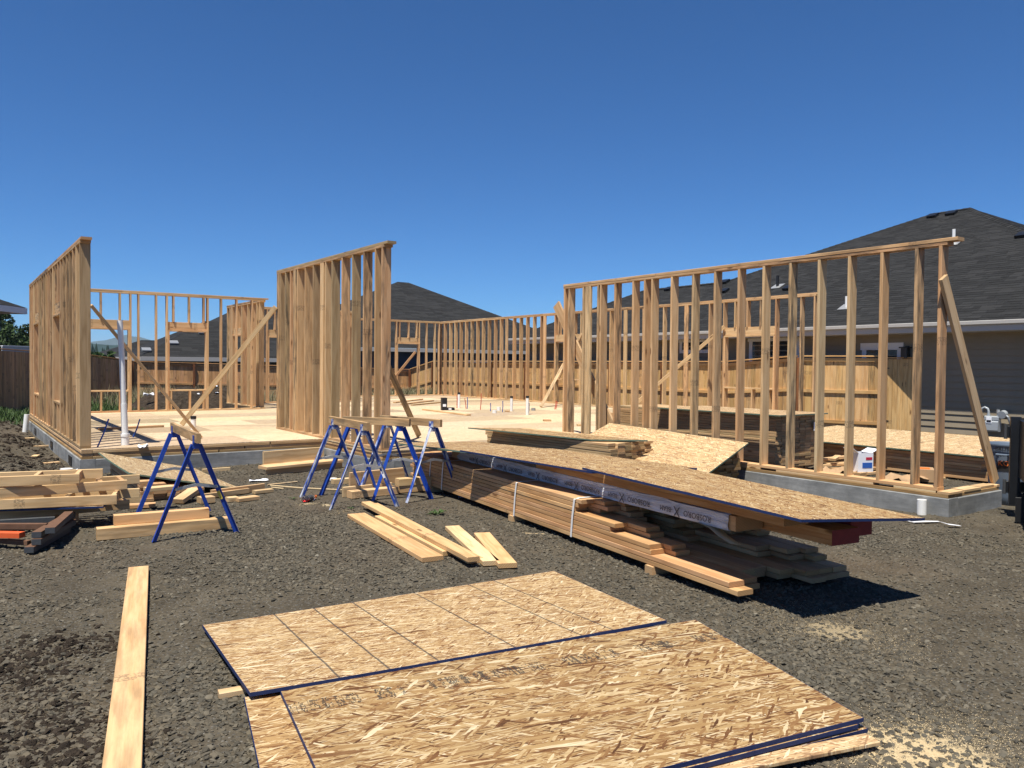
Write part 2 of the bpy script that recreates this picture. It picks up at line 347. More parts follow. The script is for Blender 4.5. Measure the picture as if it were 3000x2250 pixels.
def ground_mat():
    b = NB('gravel_soil', .95, .12); ge = b.n('NewGeometry'); v = ge.outputs['Position']
    big = b.noise(v, .38, 4, .55); mid = b.noise(v, 2.3, 5, .6); fine = b.noise(v, 42, 5, .7); grit = b.noise(v, 160, 3, .7)
    t = b.math('ADD', b.math('MULTIPLY', fine, .45), b.math('ADD', b.math('MULTIPLY', mid, .30), b.math('MULTIPLY', grit, .25)))
    c = b.ramp(t, [(.38, (.031, .026, .018)), (.5, (.074, .062, .043)), (.64, (.130, .111, .079))])
    brown = b.math('MULTIPLY', b.math('SUBTRACT', big, .50), 5, clamp=True)
    c = b.mix(b.math('MULTIPLY', brown, .6), c, b.ramp(t, [(.38, (.045, .032, .020)), (.64, (.155, .118, .078))]))
    # smoother trodden patches and wheel tracks: paler, finer
    trod = b.math('MULTIPLY', b.math('SUBTRACT', b.noise(b.mapv(v, (1.0, .35, 1), (0, 0, .5)), .9, 4, .5), .52), 7, clamp=True)
    c = b.mix(b.math('MULTIPLY', trod, .45), c, b.ramp(grit, [(.3, (.062, .054, .041)), (.7, (.125, .111, .087))]))
    vo = b.voro(v, 62); sp = b.n('SeparateXYZ'); b.set(sp, 0, vo.outputs['Color'])
    st = b.ramp(sp.outputs[0], [(0, (.045, .045, .042)), (.6, (.105, .102, .093)), (1, (.20, .19, .165))])
    stone = b.math('MULTIPLY', b.math('LESS_THAN', vo.outputs['Distance'], .40), b.math('GREATER_THAN', sp.outputs[1], b.math('MULTIPLY_ADD', trod, .35, .45)))
    c = b.mix(b.math('MULTIPLY', stone, .75), c, st)
    for q, rad, amt in SPOTS:
        dn = b.n('VectorMath', operation='DISTANCE'); b.set(dn, 0, v); dn.inputs[1].default_value = q
        f = b.math('SUBTRACT', 1.0, b.math('DIVIDE', dn.outputs['Value'], rad), clamp=True)
        f = b.math('MULTIPLY', b.math('SUBTRACT', b.math('ADD', f, b.math('MULTIPLY', b.noise(v, 14, 6, .75), .9)), .88), 4.5, clamp=True)
        c = b.mix(b.math('MULTIPLY', f, amt), c, (.60, .48, .29, 1))
    b.link(c, 'Base Color')
    hh = b.math('ADD', b.math('MULTIPLY', stone, b.math('SUBTRACT', .42, vo.outputs['Distance'])), b.math('MULTIPLY', fine, .5))
    b.link(b.bump(hh, .7, .014), 'Normal')
ground_mat()
def stone_mat():
    b = NB('stone', .9, .2); ge = b.n('NewGeometry'); oi = b.n('ObjectInfo'); v = ge.outputs['Position']
    r = oi.outputs['Random']
    c = b.ramp(r, [(0, (.038, .036, .029)), (.3, (.067, .062, .049)), (.6, (.102, .093, .071)), (.8, (.120, .102, .071)), (.99, (.148, .132, .100)), (1, (.26, .24, .19))])
    big = b.noise(v, .38, 4, .55); brown = b.math('MULTIPLY', b.math('SUBTRACT', big, .50), 5, clamp=True)
    c = b.mix(b.math('MULTIPLY', brown, .4), c, (.11, .082, .052, 1))
    b.link(b.mix(b.math('MULTIPLY', b.noise(v, 90, 3), .5), c, (.110, .094, .067, 1)), 'Base Color')
    b.link(b.bump(b.noise(v, 120, 3), .3, .003), 'Normal')
stone_mat()
def dirt_mat():
    b = NB('dirt', .95, .12); ge = b.n('NewGeometry'); v = ge.outputs['Position']
    f = b.noise(v, 9, 7, .7); c = b.ramp(f, [(.35, (.020, .015, .011)), (.55, (.052, .040, .029)), (.72, (.10, .078, .056))])
    b.link(c, 'Base Color'); b.link(b.bump(f, 1, .08), 'Normal')
dirt_mat()
plain('sawdust', (.62, .49, .29), .9, var=.25, scale=60)
def leafm(name, a, c_, rough=.6):
    b = NB(name, rough, .3); ge = b.n('NewGeometry'); oi = b.n('ObjectInfo')
    r = b.math('FRACT', b.math('ADD', ge.outputs['Random Per Island'], oi.outputs['Random'])); b.link(b.mix(r, (*a, 1), (*c_, 1)), 'Base Color')
    b.b.inputs['Transmission Weight'].default_value = 0; return b.m
leafm('leaf', (.014, .032, .008), (.050, .088, .020)); leafm('grass', (.025, .055, .014), (.07, .12, .03)); leafm('drygrass', (.16, .14, .075), (.34, .30, .17))
leafm('conifer', (.008, .020, .010), (.022, .045, .020)); plain('bark', (.10, .07, .045), .9, var=.3); plain('mountain', (.030, .052, .030), .95, var=.3, scale=.01)
b = NB('clear_plastic', .08, .5); b.b.inputs['Base Color'].default_value = (.95, .95, .96, 1); b.b.inputs['Transmission Weight'].default_value = .97; b.b.inputs['IOR'].default_value = 1.2
b = NB('red_drink', .1, .5); b.b.inputs['Base Color'].default_value = (.80, .03, .03, 1); b.b.inputs['Transmission Weight'].default_value = .1; b.b.inputs['IOR'].default_value = 1.33
b = NB('glass', .03, .5); b.b.inputs['Base Color'].default_value = (.02, .025, .03, 1)
# ------------------------------------------------------------------ ground
def sstep(a, b, x):
    t = np.clip((x-a)/(b-a), 0, 1); return t*t*(3-2*t)
def vnoise(x, y, sc, seed=0):
    """cheap smooth value noise on numpy arrays"""
    x = np.asarray(x, float)*sc+seed*17.3; y = np.asarray(y, float)*sc+seed*9.1
    xi, yi = np.floor(x).astype(int), np.floor(y).astype(int); xf, yf = x-xi, y-yi
    u, v = xf*xf*(3-2*xf), yf*yf*(3-2*yf)
    def h(a, b): n = np.sin(a*127.1+b*311.7+seed*74.7)*43758.5453; return n-np.floor(n)
    return (h(xi, yi)*(1-u)+h(xi+1, yi)*u)*(1-v)+(h(xi, yi+1)*(1-u)+h(xi+1, yi+1)*u)*v-.5
def gh(x, y):
    x = np.asarray(x, float); y = np.asarray(y, float)
    z = .020*vnoise(x, y, .9, 1)+.014*vnoise(x, y, 2.7, 2)
    z = z+.012*vnoise(x, y, 7, 3)
    # loose dirt heaped along the left foundation
    m = sstep(1.55, 1.25, x)*sstep(9.5, 13.5, y)*sstep(40, 25, y)
    z = z+m*(.02+.10*sstep(1.3, .5, x)+.16*(vnoise(x, y, .8, 5)+.2)+.05*vnoise(x, y, 3.1, 6))
    z = z-.9*sstep(29, 42, y)*sstep(60, 37, x+y*.3)
    z = z+.05*sstep(5.0, 7.5, x)*sstep(3.6, 5.2, y)*sstep(9.2, 9.0, x)*0
    far = sstep(60, 200, np.hypot(x, y)); return z*(1-far)-.9*far
def ticks(lo, hi, step, grow=1.22, end=4000):
    a = list(np.arange(lo, hi+1e-6, step)); s = step
    while a[-1] < end: s *= grow; a.append(a[-1]+s)
    s = step
    while a[0] > -end: s *= grow; a.insert(0, a[0]-s)
    return np.array(a)
tx, ty = ticks(-1.5, 11.5, .07), ticks(.8, 14.5, .07)
XX, YY = np.meshgrid(tx, ty); ZZ = gh(XX, YY); nx, ny = len(tx), len(ty)
me = bpy.data.meshes.new('ground'); vs = np.stack([XX, YY, ZZ], -1).reshape(-1, 3)
ii = (np.arange(ny-1)[:, None]*nx+np.arange(nx-1)[None, :]).reshape(-1)
fc = np.stack([ii, ii+1, ii+nx+1, ii+nx], -1)
me.vertices.add(len(vs)); me.vertices.foreach_set('co', vs.reshape(-1)); me.loops.add(fc.size); me.polygons.add(len(fc))
me.loops.foreach_set('vertex_index', fc.reshape(-1)); me.polygons.foreach_set('loop_start', np.arange(0, fc.size, 4)); me.polygons.foreach_set('use_smooth', np.ones(len(fc), bool)); me.update(); me.validate()
gr = put('ground', me, MAT['gravel_soil']); gr['kind'] = 'structure'

def scatter(name, pts, smin, smax, mat, flat, label, cat, shape='ico'):
    """angular stones on the given points: geometry-node instances of one lump per size and turn"""
    me = bpy.data.meshes.new(name); me.from_pydata([tuple(p) for p in pts], [], []); me.update()
    o = bpy.data.objects.new(name, me); COL.objects.link(o); o['kind'] = 'stuff'; tag(o, label, cat)
    ng = bpy.data.node_groups.new(name, 'GeometryNodeTree')
    ng.interface.new_socket('Geometry', in_out='INPUT', socket_type='NodeSocketGeometry'); ng.interface.new_socket('Geometry', in_out='OUTPUT', socket_type='NodeSocketGeometry')
    N = ng.nodes.new; gi, go = N('NodeGroupInput'), N('NodeGroupOutput')
    ico = N('GeometryNodeMeshIcoSphere'); ico.inputs['Radius'].default_value = 1; ico.inputs['Subdivisions'].default_value = 1 if shape == 'ico' else 1
    sp = N('GeometryNodeSetPosition'); rv = N('FunctionNodeRandomValue'); rv.data_type = 'FLOAT_VECTOR'; rv.inputs[0].default_value = (-.34,)*3; rv.inputs[1].default_value = (.34,)*3
    ng.links.new(ico.outputs[0], sp.inputs[0]); ng.links.new(rv.outputs[0], sp.inputs['Offset'])
    iop = N('GeometryNodeInstanceOnPoints'); ng.links.new(gi.outputs[0], iop.inputs['Points']); ng.links.new(sp.outputs[0], iop.inputs['Instance'])
    rr = N('FunctionNodeRandomValue'); rr.data_type = 'FLOAT_VECTOR'; rr.inputs[0].default_value = (-.5, -.5, 0); rr.inputs[1].default_value = (.5, .5, 6.28); rr.inputs['Seed'].default_value = 3
    rs = N('FunctionNodeRandomValue'); rs.data_type = 'FLOAT'; rs.inputs['Seed'].default_value = 5; rs.inputs[2].default_value = 0; rs.inputs[3].default_value = 1
    pw = N('ShaderNodeMath'); pw.operation = 'POWER'; pw.inputs[1].default_value = 2.0; ng.links.new(rs.outputs[1], pw.inputs[0])
    mr = N('ShaderNodeMapRange'); mr.inputs['To Min'].default_value = smin; mr.inputs['To Max'].default_value = smax; ng.links.new(pw.outputs[0], mr.inputs[0])
    ra = N('FunctionNodeRandomValue'); ra.data_type = 'FLOAT_VECTOR'; ra.inputs[0].default_value = (.75, .45, flat*.6); ra.inputs[1].default_value = (1.5, 1.0, flat*1.3); ra.inputs['Seed'].default_value = 8
    vm = N('ShaderNodeVectorMath'); vm.operation = 'SCALE'; ng.links.new(ra.outputs[0], vm.inputs[0]); ng.links.new(mr.outputs[0], vm.inputs['Scale'])
    ng.links.new(rr.outputs[0], iop.inputs['Rotation']); ng.links.new(vm.outputs[0], iop.inputs['Scale'])
    sm = N('GeometryNodeSetMaterial'); sm.inputs['Material'].default_value = mat
    ng.links.new(iop.outputs[0], sm.inputs[0]); ng.links.new(sm.outputs[0], go.inputs[0])
    md = o.modifiers.new('scatter', 'NODES'); md.node_group = ng; me.materials.append(mat); return o
def wedge(n, r0, r1, half=44):
    r = np.sqrt(RNG.uniform(r0*r0, r1*r1, n)); a = YAW+np.radians(RNG.uniform(-half, half, n)); return r*np.sin(a), r*np.cos(a)
PTS = []
for n, r0, r1 in ((60000, 1.9, 5), (80000, 5, 9), (60000, 9, 15)):
    x, y = wedge(n, r0, r1); cl = vnoise(x, y, .8, 11)+.6*vnoise(x, y, 2.3, 12)
    dens = .95-.62*sstep(.25, .62, (x*.819-y*.574)/np.maximum(x*.574+y*.819, .1)); dens = dens*(1-.8*np.exp(-(((x-4.1)/.55)**2+((y-6.6)/1.3)**2)))
    keep = (RNG.random(n) < np.clip(dens*(.75+1.3*cl), .05, 1)) & ~((x > 1.45) & (y > 12.75)) & ~((x > 5.0) & (y > 10.5) & (x < 16.6))
    x, y = x[keep], y[keep]; PTS.append(np.stack([x, y, gh(x, y)+.002], -1))
PTS = np.concatenate(PTS)
far = np.hypot(PTS[:, 0], PTS[:, 1]) > 7.5
scatter('gravel', PTS[~far], .005, .021, MAT['stone'], .6, 'loose crushed dark grey gravel over the whole building lot', 'gravel')
scatter('gravel', PTS[far], .007, .021, MAT['stone'], .6, 'crushed gravel farther back around the lumber and foundations', 'gravel')

# ------------------------------------------------------------------ foundation and floor of the house
ZB = .353            # top of the floor deck
ZT = 3.353           # top of the house walls
XA, XE, YB, YF = 1.52, 16.55, 12.75, 28.68
fo = thing('house_foundation', 'grey concrete stem wall foundation carrying the wooden floor deck', 'foundation', (1.5, 12.75, 0))
ZF = .21
def fseg(x0, x1, y0, y1, z1=ZF, par=None): return box('stem_wall', x0, x1, y0, y1, -.25, z1, MAT['concrete'], par or fo, (1, 1, 1, 1), .008)
fseg(1.50, 1.70, 12.72, 21.9); fseg(1.703, 4.90, 12.72, 12.92); fseg(4.903, 5.10, 12.72, 12.92); fseg(5.06, 5.26, 10.45, 12.717); fseg(5.263, 8.86, 10.45, 10.65)
fseg(8.863, 16.60, 11.18, 11.38); fseg(16.40, 16.60, 11.383, 28.7)
for vy in (13.6, 16.3, 19.6):
    box('vent', 1.488, 1.497, vy, vy+.36, .035, .165, MAT['black_steel'], fo, (1, 1, 1, 1))
# two sill layers under the deck
z = ZF
for i, (t, inset, mat) in enumerate(((.038, .0, 'treated'), (.045, .012, 'fir'), (.042, .0, 'fir'))):
    z0, z1 = z+.001, z+t
    x = 1.52+inset
    # left wall, front, return, second front
    segs = [(x, x+.14, 12.74+inset, 17.2), (x, x+.14, 17.205, 21.85), (1.665+inset, 3.4+.4*i, 12.74+inset, 12.88), (3.42+.4*i, 5.09, 12.74+inset, 12.88),
            (5.08+inset, 5.22, 10.47+inset, 12.73), (5.225, 7.6-.5*i, 10.47+inset, 10.61), (7.62-.5*i, 8.85, 10.47+inset, 10.61)]
    for q in segs: box('sill_plate', *q, z0, z1, MAT[mat], fo, wcol(.25))
    z = z1
ZJ = z
deck = thing('subfloor', 'oriented strand board subfloor deck of the house under construction', 'floor', (8, 18, ZB))
poly = [(1.52, 12.74), (5.07, 12.74), (5.07, 10.46), (8.86, 10.46), (8.86, 11.2), (16.55, 11.2), (16.55, 28.66), (11.0, 28.66), (11.0, 25.0), (6.95, 25.0), (6.95, 21.84), (1.52, 21.84)]
def inside(px, py):
    c = False; j = len(poly)-1
    for i in range(len(poly)):
        (xi, yi), (xj, yj) = poly[i], poly[j]
        if (yi > py) != (yj > py) and px < (xj-xi)*(py-yi)/(yj-yi)+xi: c = not c
        j = i
    return c
PW, PL = 1.219, 2.438; cuts = sorted(set([10.46, 11.2, 12.74, 21.84, 25.0, 28.66]))
rows = []; y = 10.46
bands = [(10.46, 11.2), (11.2, 12.74), (12.74, 13.96), (13.96, 15.18), (15.18, 16.40), (16.40, 17.62), (17.62, 18.84), (18.84, 20.06), (20.06, 21.28), (21.28, 21.84), (21.84, 23.06), (23.06, 24.28), (24.28, 25.0), (25.0, 26.22), (26.22, 27.44), (27.44, 28.66)]
for ri, (y0, y1) in enumerate(bands):
    ym = (y0+y1)/2; xs = sorted(p[0] for p in poly); spans = []; xx = 1.52
    grid = sorted(set([1.52, 5.07, 6.95, 8.86, 11.0, 16.55]))
    runs = []
    for a, b2 in zip(grid[:-1], grid[1:]):
        if inside((a+b2)/2, ym):
            if runs and abs(runs[-1][1]-a) < 1e-6: runs[-1][1] = b2
            else: runs.append([a, b2])
    for a, b2 in runs:
        x = a; first = PL*(.5 if ri % 2 else 1)
        while x < b2-.02:
            e = min(b2, x+(first if x == a else PL)); 
            if b2-e < .25: e = b2
            k = random.choice((.62, .74, .84, .95, 1.05, 1.1))*random.uniform(.95, 1.04)
            box('strand_board_panel', x+.004, e-.004, y0+.004, y1-.004, ZJ+.002, ZB-random.uniform(0, .0015), MAT['osb_floor'], deck, (k, k*random.uniform(.96, 1.0), k*random.uniform(.90, 1.0), 0), .0015); x = e

# ------------------------------------------------------------------ stud walls
SD, ST = .14, .038
def stain(): return random.choice((0, 0, .1, .25, .5, .85))
def stud_wall(name, label, axis, c0, a0, a1, zb, zt, studs, flats=(), openings=(), top_ext=(0, 0), mats=('fir', 'fir', 'fir_red'), stains=True):
    """axis 'Y': wall along Y whose near face is X=c0; axis 'X': wall along X whose near face is Y=c0.
    openings: (lo, hi, header_bottom, header_top, sill_top or None, cripples above, cripples below)"""
    def bx(nm, l0, l1, z0, z1, d0=0., d1=SD, mat=None, col=None):
        m = MAT[mat or random.choice(mats)]; col = col or wcol(stain() if stains else 0)
        if axis == 'Y': return box(nm, c0+d0, c0+d1, l0, l1, z0, z1, m, root, col)
        return box(nm, l0, l1, c0+d0, c0+d1, z0, z1, m, root, col)
    root = thing(name, label, 'stud wall', (c0, a0, zb) if axis == 'Y' else (a0, c0, zb), 'framed stud walls')
    L = a1-a0; n = max(1, int(math.ceil(L/4.9))); brk = [a0+L*i/n for i in range(n+1)]
    for i in range(n): bx('bottom_plate', brk[i]+.001, brk[i+1]-.001, zb+.001, zb+ST)
    for i in range(n): bx('top_plate', brk[i]+.001-(top_ext[0]*.3 if i == 0 else 0), brk[i+1]-.001+(top_ext[1]*.3 if i == n-1 else 0), zt-2*ST, zt-ST-.001)
    n2 = n+1 if n > 1 else n; br2 = [a0-top_ext[0]+(L+top_ext[0]+top_ext[1])*i/n2 for i in range(n2+1)]
    for i in range(n2): bx('top_plate', br2[i]+.002, br2[i+1]-.002, zt-ST, zt, random.uniform(-.004, .002), SD+random.uniform(-.002, .004))
    z0, z1 = zb+ST, zt-2*ST-.001
    def blocked(y): return any(o[0]-.03 < y < o[1]+.03 for o in openings)
    for y in studs:
        if not blocked(y): bx('stud', y-ST, y, z0, z1)
    for (y, s) in flats: bx('stud', y-.14, y, z0, z1, (0 if s <= 0 else SD-ST), (ST if s <= 0 else SD))
    for (lo, hi, hb, ht, sill, ca, cb) in openings:
        for y in (lo, hi+ST): bx('stud', y-ST, y, z0, hb-.001); 
        for y in (lo-ST, hi+2*ST): bx('stud', y-ST+(-.001 if y < lo else .001), y+(-.001 if y < lo else .001), z0, z1)
        bx('header', lo-ST, hi+ST, hb+.039, ht, .03, SD-.004, mat='fir')
        bx('header_plate', lo-ST, hi+ST, hb, hb+ST)
        for y in ca: bx('cripple_stud', y-ST, y, ht+.001, z1)
        if sill:
            bx('window_sill', lo+.001, hi-.001, sill-ST, sill)
            for y in cb: bx('cripple_stud', y-ST, y, z0, sill-ST-.001)
    return root
r16 = lambda a, b: list(np.arange(a, b, .4064))
# A : left side wall
stud_wall('wall_frame', 'tall stud wall standing at the far left edge of the floor deck', 'Y', XA, 12.86, 21.62, ZB, ZT,
          r16(12.90, 21.62)+[21.60], [], [(15.40, 16.45, 2.38, 2.62, .90, [15.75, 16.15], [15.45, 15.9, 16.4]), (19.3, 20.45, 2.38, 2.62, .90, [19.7, 20.1], [19.4, 19.9, 20.4])], (.13, 0), mats=('fir', 'weathered', 'fir', 'fir_red'))
# C : rear wall of the left room
stud_wall('wall_frame', 'low-looking rear stud wall with two window openings, hills seen through it', 'X', 21.66, 1.67, 6.90, ZB, ZT,
          [3.88, 4.29, 5.88, 6.28, 6.69], [], [(1.95, 3.62, 2.38, 2.62, .90, [2.0, 2.4, 3.04, 3.46], [2.0, 2.6, 3.04, 3.46]), (4.58, 5.46, 2.38, 2.62, .90, [4.70, 5.08, 5.44], [4.64, 5.10, 5.44])], (0, .2), stains=False)
# G, F', hidden return, F
stud_wall('wall_frame', 'short stud wall panel jutting back behind the end of the rear window wall', 'Y', 6.93, 21.82, 25.06, ZB, ZT-.02, [25.04, 24.75, 23.44, 23.0, 22.59, 22.18, 21.95], [(24.62, -1)], [(23.62, 24.4, 2.38, 2.62, None, [24.0], [])])
stud_wall('wall_frame', 'back stud wall glimpsed between the jutting panel and the tall middle wall', 'X', 24.92, 7.10, 11.1, ZB, ZT, [7.5, 7.92, 9.9, 10.3, 10.7, 11.08], [], [(8.2, 9.4, 2.40, 2.64, None, [8.4, 8.8, 9.2], [])], stains=False)
stud_wall('wall_frame', 'rear return stud wall hidden mostly by the tall middle wall', 'Y', 11.0, 25.07, 28.5, ZB, ZT, r16(25.2, 28.4))
stud_wall('wall_frame', 'farthest rear stud wall with a doorway opening, blue house behind it', 'X', 28.52, 11.15, 16.40, ZB, ZT, [11.3, 11.7, 12.1, 12.5, 12.9, 13.3, 13.7, 14.05, 15.82, 16.2, 16.39], [], [(14.50, 15.40, 2.41, 2.66, None, [14.6, 15.0, 15.36], [])], stains=False)
# E : right side wall
stud_wall('wall_frame', 'long right side stud wall of the house in front of the new cedar fence', 'Y', 16.41, 11.22, 28.66, ZB, ZT,
          [28.64, 28.25, 27.82, 27.42, 27.02, 26.62, 26.21, 25.80, 25.41, 25.01, 24.59, 24.21, 23.39, 22.98, 22.59, 22.19, 21.77, 18.28, 17.20, 16.87, 16.06, 14.40, 11.62, 11.26],
          [(23.85, -1), (21.60, -1), (17.66, -1), (15.26, -1)], [(19.70, 20.92, 2.38, 2.62, 1.18, [20.0, 20.4, 20.8], [20.1, 20.5]), (12.36, 13.84, 2.38, 2.62, 1.10, [12.78, 13.18, 13.56], [12.5, 13.0, 13.5])], (.10, 0), mats=('fir', 'fir_red', 'fir'))
# B : tall wall panel in the middle
stud_wall('wall_frame', 'tall close-set stud wall panel in the middle behind the blue sawhorses', 'Y', 5.09, 10.52, 15.06, ZB, ZT,
          [14.88, 14.60, 14.34, 13.98, 13.60, 13.22, 12.67, 12.40, 11.99, 11.59, 11.18, 10.78, 10.558], [(15.05, -1), (14.17, -1), (12.88, -1)], [], (.16, 0), mats=('fir', 'weathered', 'fir_red', 'fir', 'fir'))
# D : garage wall on its own foundation
gf = thing('garage_foundation', 'low grey concrete garage stem wall with pipe stub beside its corner', 'foundation', (8.84, 4.36, 0))
fseg(8.84, 9.04, 4.36, 10.447, .20, gf); fseg(9.043, 10.06, 4.36, 4.56, .20, gf); fseg(14.9, 16.59, 4.36, 4.56, .20, gf); fseg(16.40, 16.60, 4.563, 11.177, .20, gf)
for (a, b2) in ((4.38, 7.1), (7.105, 10.44)): box('sill_plate', 8.86, 9.0, a, b2, .201, .239, MAT['treated'], gf, wcol(.3))
box('sill_plate', 9.005, 10.04, 4.385, 4.525, .201, .239, MAT['treated'], gf, wcol(.3))
for y0, y1 in ((4.52, 5.0), (5.25, 6.6), (6.85, 7.4), (7.65, 9.0), (9.2, 10.4)): box('shim', 8.87, 9.0, y0, y1, .24, .266, MAT['pale'], gf, wcol(0))
box('shim', 8.86, 9.16, 4.37, 4.50, .24, .268, MAT['pale'], gf, wcol(0)); box('shim', 9.22, 9.60, 4.38, 4.53, .24, .268, MAT['pale'], gf, wcol(0)); box('shim', 9.62, 9.95, 4.40, 4.52, .24, .27, MAT['pale'], gf, wcol(0)); box('shim', 9.98, 10.05, 4.38, 4.5, .24, .264, MAT['pale'], gf, wcol(0))
stud_wall('wall_frame', 'long open garage stud wall on the right with its end post braced', 'Y', 8.87, 4.50, 11.10, .267, 3.03,
          [11.09, 10.97, 10.58, 10.20, 10.13, 9.78, 9.36, 9.10, 8.94, 8.53, 8.11, 7.70, 7.28, 6.87, 6.46, 6.04, 5.63, 5.22, 4.81, 4.545], [(10.50, -1)], [], (.16, 0), mats=('fir', 'fir', 'pale', 'fir_red'))
# ------------------------------------------------------------------ diagonal braces
def brace(a, b_, label, W=.089, Tt=.038, mat='fir', up=(0, 0, 1), col=None): return lumber('diagonal_brace', a, b_, W, Tt, label, 'diagonal wall braces', MAT[mat], up, col, 'brace')
brace((1.70, 13.15, 2.42), (3.36, 13.62, .38), 'brown diagonal brace from the left wall down to the deck, crossing a paler one', W=.040, Tt=.089, up=(0, 1, 0), mat='fir')
brace((5.06, 15.02, 2.66), (3.72, 16.55, .38), 'pale diagonal brace rising to the left edge of the tall middle wall', up=(.57, .82, 0), mat='pale')
brace((5.26, 10.95, 1.85), (6.58, 12.14, .38), 'stained diagonal brace behind the right end of the tall middle wall', up=(0, 1, 0), mat='weathered', col=(1, .95, .9, .9))
brace((16.38, 20.45, 1.66), (14.40, 19.02, .38), 'pale diagonal brace leaning on the right side wall under its first window', up=(.57, .82, 0), mat='pale')
brace((16.38, 13.84, 2.66), (14.6, 15.6, .38), 'long pale diagonal brace seen through the garage wall studs', up=(.57, .82, 0), mat='pale')
brace((9.08, 11.56, 2.72), (9.08, 9.96, .50), 'wide diagonal plank crossing behind the left end of the garage wall', W=.185, up=(1, 0, 0), mat='fir', col=(.85, .8, .75, .1))
brace((16.36, 19.52, 2.62), (16.30, 20.6, 1.2), 'short diagonal board across the first window of the right side wall', up=(1, 0, 0), mat='pale')
brace((8.83, 4.47, 2.60), (10.13, 4.47, .285), 'leaning brace holding up the right end of the garage wall', W=.14, up=(0, 1, 0), mat='fir', col=(1.02, .98, .92, 0))
brace((13.6, 28.2, .42), (15.2, 28.40, 2.1), 'dark diagonal brace across the doorway in the farthest wall', up=(0, 1, 0), mat='fir_red')
# ------------------------------------------------------------------ sheets of strand board
def sheet(name, label, c, mat='osb', edge='edge_blue', t=.018, sag=0.0, group=None, nseg=10, cat='board sheet', color=(1, 1, 1, 0), rim=.0025):
    """c: four top-face corners in order; local X along c0->c1 (long side), bent down by sag in the middle"""
    c = [Vector(q) for q in c]; ctr = sum(c, Vector())/4
    X = ((c[1]-c[0])+(c[2]-c[3])).normalized(); Y = (c[3]-c[0])+(c[2]-c[1]); Z = X.cross(Y).normalized()
    if Z.z < 0: Z = -Z
    M = frame(X, Z, ctr); Mi = M.inverted(); q = [Mi @ p for p in c]
    Lx, Wy = abs(q[1].x-q[0].x), abs(q[3].y-q[0].y); eu, ew = rim/max(Lx, .1), rim/max(Wy, .1)
    us = [0, eu]+[eu+(1-2*eu)*i/nseg for i in range(1, nseg)]+[1-eu, 1]; ws = [0, ew, 1-ew, 1]; vs = []
    for dt in (0, t):
        for u in us:
            for w_ in ws:
                p = (q[0]*(1-u)+q[1]*u)*(1-w_)+(q[3]*(1-u)+q[2]*u)*w_; vs.append((p.x, p.y, p.z-sag*4*u*(1-u)-dt))
    nu = len(us); N4 = nu*4; fs = []; mi = []
    for i in range(nu-1):
        for j in range(3):
            a = i*4+j; fs.append((a, a+4, a+5, a+1)); mi.append(1 if (i in (0, nu-2) or j in (0, 2)) else 0)
            fs.append((N4+a, N4+a+1, N4+a+5, N4+a+4)); mi.append(0)
        a = i*4; fs.append((a, a+N4, a+4+N4, a+4)); mi.append(1); a = i*4+3; fs.append((a, a+4, a+4+N4, a+N4)); mi.append(1)
    for j in range(3):
        fs.append((j, j+1, j+1+N4, j+N4)); mi.append(1); a = (nu-1)*4+j; fs.append((a, a+N4, a+1+N4, a+1)); mi.append(1)
    if (q[1].x-q[0].x)*(q[3].y-q[0].y) < 0: fs = [f[::-1] for f in fs]
    me = mesh_from(vs, fs, 'sheet'); me.materials.append(MAT[mat]); me.materials.append(MAT[edge]); me.polygons.foreach_set('material_index', mi)
    o = put(name, me, MAT[mat], None, M, color); return tag(o, label, cat, group)
def rect(o, ux, L, W, tiltx=0, tilty=0):
    """four corners from near-left corner o, unit direction ux of the long side, size L x W (W to the left-hand side of ux)"""
    o = Vector(o); ux = Vector(ux).normalized(); uy = Vector((-ux.y, ux.x, 0)).normalized()
    return [o, o+ux*L, o+ux*L+uy*W, o+uy*W]
# ground-level sheets in the foreground
A, B_, C_, D_ = onz(593, 1831, .045), onz(732, 2030, .10), onz(1953, 1817, .10), onz(1623, 1672, .045)
sheet('strand_board_sheet', 'strand board sheet with dark cross lines, lying over the near sheets', [B_, C_, D_, A], 'osb_marked', 'edge_blue', sag=.004)
p0 = onz(715, 2030, .082); pr_ = onz(2038, 1815, .082); pn = onz(2531, 2103, .082)
ux = (pr_-p0); uy = (pn-pr_)
lf_ = (onz(790, 2250, .082)-p0).normalized()*1.36
low = [p0, pr_, pn, p0+lf_]
sheet('strand_board_sheet', 'nearest strand board sheet with black printed stamps, cut off by the picture edge', [p0+ux.normalized()*.155+uy*0.0, pr_, pn+uy.normalized()*.0, p0+ux.normalized()*.155+lf_], 'osb_printed', 'edge_blue')
sheet('strand_board_sheet', 'strand board sheet lying just under the nearest printed sheet', [p+Vector((-.02*i_, 0, -.0195)) for i_, p in enumerate(low)], 'osb', 'edge_blue', color=(1.03, 1, .95, 0))
sheet('strand_board_sheet', 'lowest strand board sheet of the foreground pile', [p+Vector((.012, -.012, -.046)) for p in low], 'osb', 'edge_blue')
a = onz(1560*3000/2212*.0+2070, 2262, .03); b_ = onz(2556, 2166, .03)
o = beam('offcut_strip', a, b_, .085, .018, MAT['osb_pale'], None, color=(1.05, 1, .95, 0)); tag(o, 'narrow strand board strip on the sawdust beside the nearest sheet', 'offcut')
o = beam('dunnage_strip', onz(640, 2035, .02), onz(900, 1990, .02), .055, .03, MAT['pale'], None); tag(o, 'short stick poking out from under the foreground sheets', 'stick')
o = beam('dunnage_strip', onz(1860, 2120, .018), onz(2330, 2040, .018), .06, .032, MAT['fir'], None); tag(o, 'bearer stick under the right end of the foreground sheets', 'stick')
